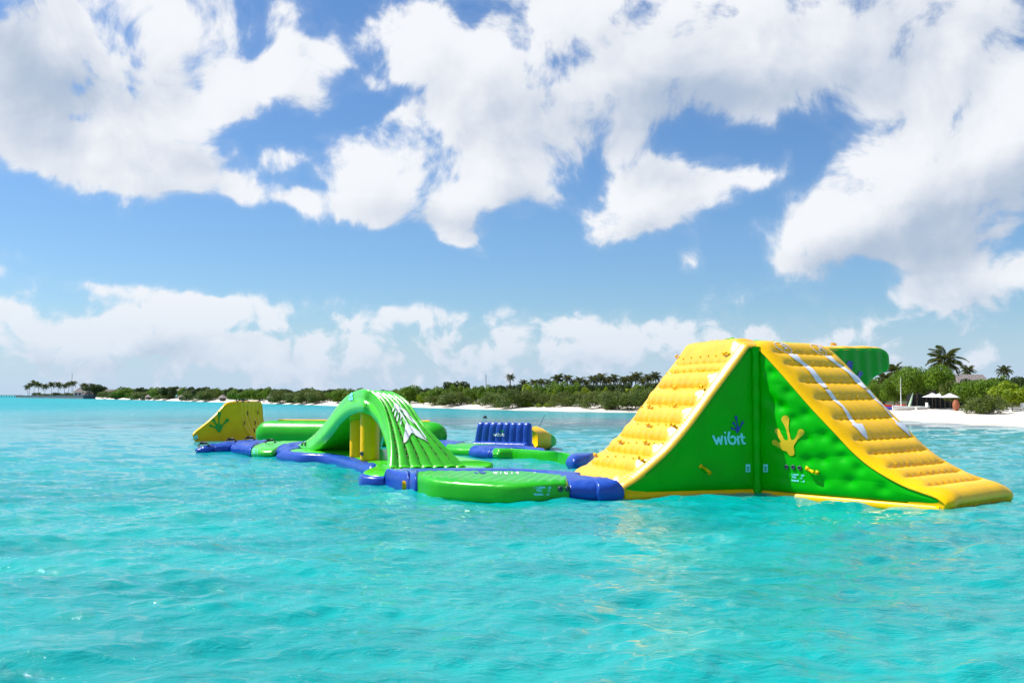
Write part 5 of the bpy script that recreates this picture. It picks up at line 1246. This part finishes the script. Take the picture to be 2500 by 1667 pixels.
def building(u, d, wpx, veave, vtop, label, gz, wall=WHITEW, ridge=.5, name='beach_building', roof=THATCH, rz=0.1):
    c = at_g(u, d, gz); Wm = wpx * d / FOC; ze = CAMZ + (964 - veave) / FOC * d; zt_ = CAMZ + (964 - vtop) / FOC * d
    t = thing(name, label, 'building', tuple(c))
    V, F = box((c[0], c[1], (gz + ze) / 2), (Wm * .8, Wm * .5, ze - gz), rz); wl_ = link('wall', mesh('wall', V, F, wall, False), t)
    for q in (-.25, 0, .25):
        fx = c + np.array([math.cos(rz) * Wm * q - math.sin(rz) * -(Wm * .25 + .02), math.sin(rz) * Wm * q - math.cos(rz) * (Wm * .25 + .02), 0])
        V, F = box((fx[0], fx[1], gz + (ze - gz) * .5), (Wm * .13, .08, (ze - gz) * .6), rz); o_ = link('window', mesh('window', V, F, DARK, False), t)
    V, F = hip_roof(np.array([c[0], c[1], ze]), Wm, Wm * .7, zt_ - ze, rz, ridge); link('roof', mesh('roof', V, F, roof, False), t)
    return t
building(199, 690, 34, 958, 946, 'large grey roofed building behind the palms at far left', 2.0, ridge=.25)
building(223, 650, 36, 963, 955, 'low white walled building with a grey hip roof at the start of the sand', 1.2, ridge=.35)
building(273, 640, 34, 962, 950, 'grey roofed building beside the big dark round tree', 1.4, ridge=.7)
building(2363, 138, 84, 937, 914, 'large grey thatched roof rising among the trees on the right', 1.3, WOOD, .9)
building(1226, 210, 20, 949, 941, 'dark peaked roof top left of the lone tall palm', 1.3, WOOD, .15)
def hut(u, d, wpx, vtop, veave, label, gz, wall=True):
    c = at_g(u, d, gz); r_ = wpx / 2 * d / FOC; ze = CAMZ + (964 - veave) / FOC * d; zt_ = CAMZ + (964 - vtop) / FOC * d
    t = thing('thatched_hut', label, 'hut', tuple(c))
    V, F = lathe([(r_, ze - gz), (r_ * .72, ze - gz + (zt_ - ze) * .30), (r_ * .34, ze - gz + (zt_ - ze) * .7), (.08, zt_ - gz)], 18); o_ = bpy.data.objects.new('roof', mesh('roof', V, F, THATCH)); col.objects.link(o_); o_.parent = t
    V, F = lathe([(r_ * .62, 0), (r_ * .62, max(.3, ze - gz))], 14); o_ = bpy.data.objects.new('wall', mesh('wall', V, F, WOOD)); col.objects.link(o_); o_.parent = t
    return t
hut(366, shore(366) + 6, 22, 961, 969, 'first and leftmost thatched beach hut between shrubs near the water', .4)
hut(445, shore(445) + 5, 22, 962, 970, 'second thatched beach hut from the left, in a gap of the shrubs', .4)
hut(545, shore(545) + 6, 24, 962, 971, 'third thatched beach hut, above and left of the yellow ramp', .5)
hut(662, shore(662) + 5, 22, 962, 971, 'fourth thatched beach hut, between the yellow ramp and the green arch', .5)
hut(284, shore(284) + 5, 16, 960, 967, 'tiny thatched hut right of the grey roofed buildings', .4)
hut(443, shore(443) + 26, 24, 946, 953, 'thatched roof top showing above the trees over the second beach hut', 1.2)
hut(1349, 185, 34, 938, 951, 'pale conical thatched roof among the palms in the middle of the wood', 1.3)
hut(1513, 172, 20, 935, 948, 'small pale conical hut roof near the climbing wall', 1.3)
# masts
V, F = tube([at_g(176.5, 720, 1.5), at_g(176.5, 720, CAMZ + (964 - 912) / FOC * 720)], .16, 6)
setp(link('mast', mesh('mast', V, F, plain('red_white_mast', (.5, .38, .40), .6))), 'tall thin pale mast above the far left palms', 'mast')
tm_ = thing('radio_mast', 'thin twin pole mast above the trees right of the dark spreading tree', 'mast', tuple(at_g(1186, 215, 1.3)))
for du in (0, 2.2):
    V, F = tube([at_g(1185.5 + du, 215, 1.3), at_g(1186.5, 215, CAMZ + (964 - 915) / FOC * 215)], .06, 5); link('pole', mesh('pole', V, F, WHITEW), tm_)

# --- right beach furniture
def parasol_mesh():
    k = 8; V = []; ph = np.arange(k) * 2 * math.pi / k
    for r_, z in ((1.75, 2.15), (1.1, 2.40), (.55, 2.62), (.50, 2.70), (.08, 2.86)): V += [(r_ * math.cos(a), r_ * math.sin(a), z - (.0)) for a in ph]
    F = [tuple(f) for f in gridF(5, k, False, True)] + [tuple(32 + j for j in range(k))]
    return mesh('canopy', V, F, plain('white_canvas', (.78, .78, .80), .8), False)
PM = parasol_mesh(); PP = mesh('pole', *tube([(0, 0, 0), (0, 0, 2.6)], .035, 6), WOOD)
for i, (u, lab) in enumerate(((2275, 'leftmost white parasol in front of the dark bar'), (2293.5, 'middle white parasol in front of the dark bar'), (2318, 'rightmost and brightest white parasol in front of the dark bar'))):
    d = shore(u) + 18.5 - (1.0 if i == 2 else 0); t = thing('parasol', lab, 'parasol', tuple(at_g(u, d, ground_z(u, 18))), 'white parasols on the right beach')
    for nm, me in (('canopy', PM), ('pole', PP)):
        o_ = bpy.data.objects.new(nm, me); col.objects.link(o_); o_.parent = t; o_.scale = (.68, .68, .62)
t = thing('beach_bar', 'dark open beach bar under the trees behind the white parasols', 'building', tuple(at_g(2310, shore(2310) + 23, .95)))
c = np.array(t.location)
V, F = box((c[0], c[1] + 1.2, c[2] + .8), (7.5, 1.5, 1.6), .0); link('wall', mesh('wall', V, F, DARK, False), t)
V, F = hip_roof(np.array([c[0] - .9, c[1] + 2.2, c[2] + 1.5]), 2.8, 2.4, 1.1, 0, .3); link('roof', mesh('roof', V, F, THATCH, False), t)
for q in range(7):
    V, F = box((c[0] - 3.2 + q * 1.05, c[1] + .45, c[2] + .45), (.5, .5, .9)); link('chair', mesh('chair', V, F, WOOD, False), t) if False else None
    V, F = box((c[0] - 3.2 + q * 1.05, c[1] + .45, c[2] + .9), (.12, .12, 1.8)); link('post', mesh('post', V, F, WOOD, False), t)
d = shore(2332) + 16
V, F = lathe([(.16, 0), (.30, .25), (.36, .6), (.28, .95), (.18, 1.1), (.22, 1.18)], 16, tuple(at_g(2332, d, ground_z(2332, 16))))
setp(link('clay_urn', mesh('clay_urn', V, F, plain('terracotta', (.36, .12, .06), .7, .3, .2, 4))), 'reddish brown clay urn on the sand right of the parasols', 'urn')
def boat_hull(L, w, h, mat, name='hull'):
    rows = []
    for q in np.linspace(0, 1, 18):
        k = math.sin(math.pi * min(1, max(0, q * .92 + .04))) ** .5; sheer = .25 * (2 * q - 1) ** 2
        rows.append([((q - .5) * L, w / 2 * k * a, h * (b + sheer * (b > .2))) for a, b in ((-1, 1), (-.85, .45), (-.4, .08), (0, 0), (.4, .08), (.85, .45), (1, 1), (.7, .88), (0, .85), (-.7, .88))])
    P_ = np.array(rows); F_ = [tuple(f) for f in gridF(18, 10, False, True)] + [tuple(range(10))[::-1], tuple(170 + j for j in range(10))]
    return mesh(name, P_.reshape(-1, 3), F_, mat)
def kayak(u, off, L, mat, label, cat, rz, h=.38):
    t = thing('kayak' if cat == 'kayak' else 'sailing_boat', label, cat, tuple(at_g(u, shore(u) + off, ground_z(u, off) + .02)))
    o_ = bpy.data.objects.new('hull', boat_hull(L, .8, h, mat)); col.objects.link(o_); o_.parent = t; o_.rotation_euler = (0, 0, rz)
    V, F = lathe([(.16, 0), (.24, 0), (.25, .05), (.16, .05)], 12, (0, 0, h * .88), 1.4, .8); o_ = bpy.data.objects.new('cockpit_rim', mesh('cockpit_rim', V, F, DARK)); col.objects.link(o_); o_.parent = t
    return t
kayak(2182, 17.5, 2.6, plain('red_plastic', (.62, .04, .03), .35), 'red kayak lying at the top of the sand beside the slide', 'kayak', .1, .45)
kayak(2190, 16, 3.2, plain('blue_plastic', (.05, .08, .55), .35), 'blue and white kayak in front of the red kayak', 'kayak', .05, .3)
sb = kayak(2222, 16.5, 4.2, WHITEW, 'white catamaran hull with a bare mast on the right beach', 'sailing boat', .05, .42)
for (x0, x1, h_, m_) in ((-1.1, -1.1, 3.6, WHITEW), (-.2, .25, 1.9, plain('pale_green_sail', (.45, .62, .42), .8)), ):
    V, F = tube([(x0, 0, .3), (x1, 0, h_)], [.05, .04] if m_ is WHITEW else [.16, .05], 6); o_ = bpy.data.objects.new('mast' if m_ is WHITEW else 'furled_sail', mesh('mast', V, F, m_)); col.objects.link(o_); o_.parent = sb
# white sun loungers, tiny
for (u, off, lab) in ((2247, 16, 'white beach chair right of the catamaran'), (2478, 19, 'white bench at the foot of the yellow green tree at the right edge')):
    g0 = at_g(u, shore(u) + off, ground_z(u, off)); t = thing('beach_chair', lab, 'chair', tuple(g0))
    for nm, bx_ in (('seat', box((0, 0, .32), (1.3, .55, .07))), ('backrest', box((.62, 0, .55), (.10, .55, .55))), ('leg', box((-.55, 0, .14), (.06, .5, .28))), ('leg', box((.5, 0, .14), (.06, .5, .28)))):
        o_ = bpy.data.objects.new(nm, mesh(nm, *bx_, WHITEW, False)); col.objects.link(o_); o_.parent = t
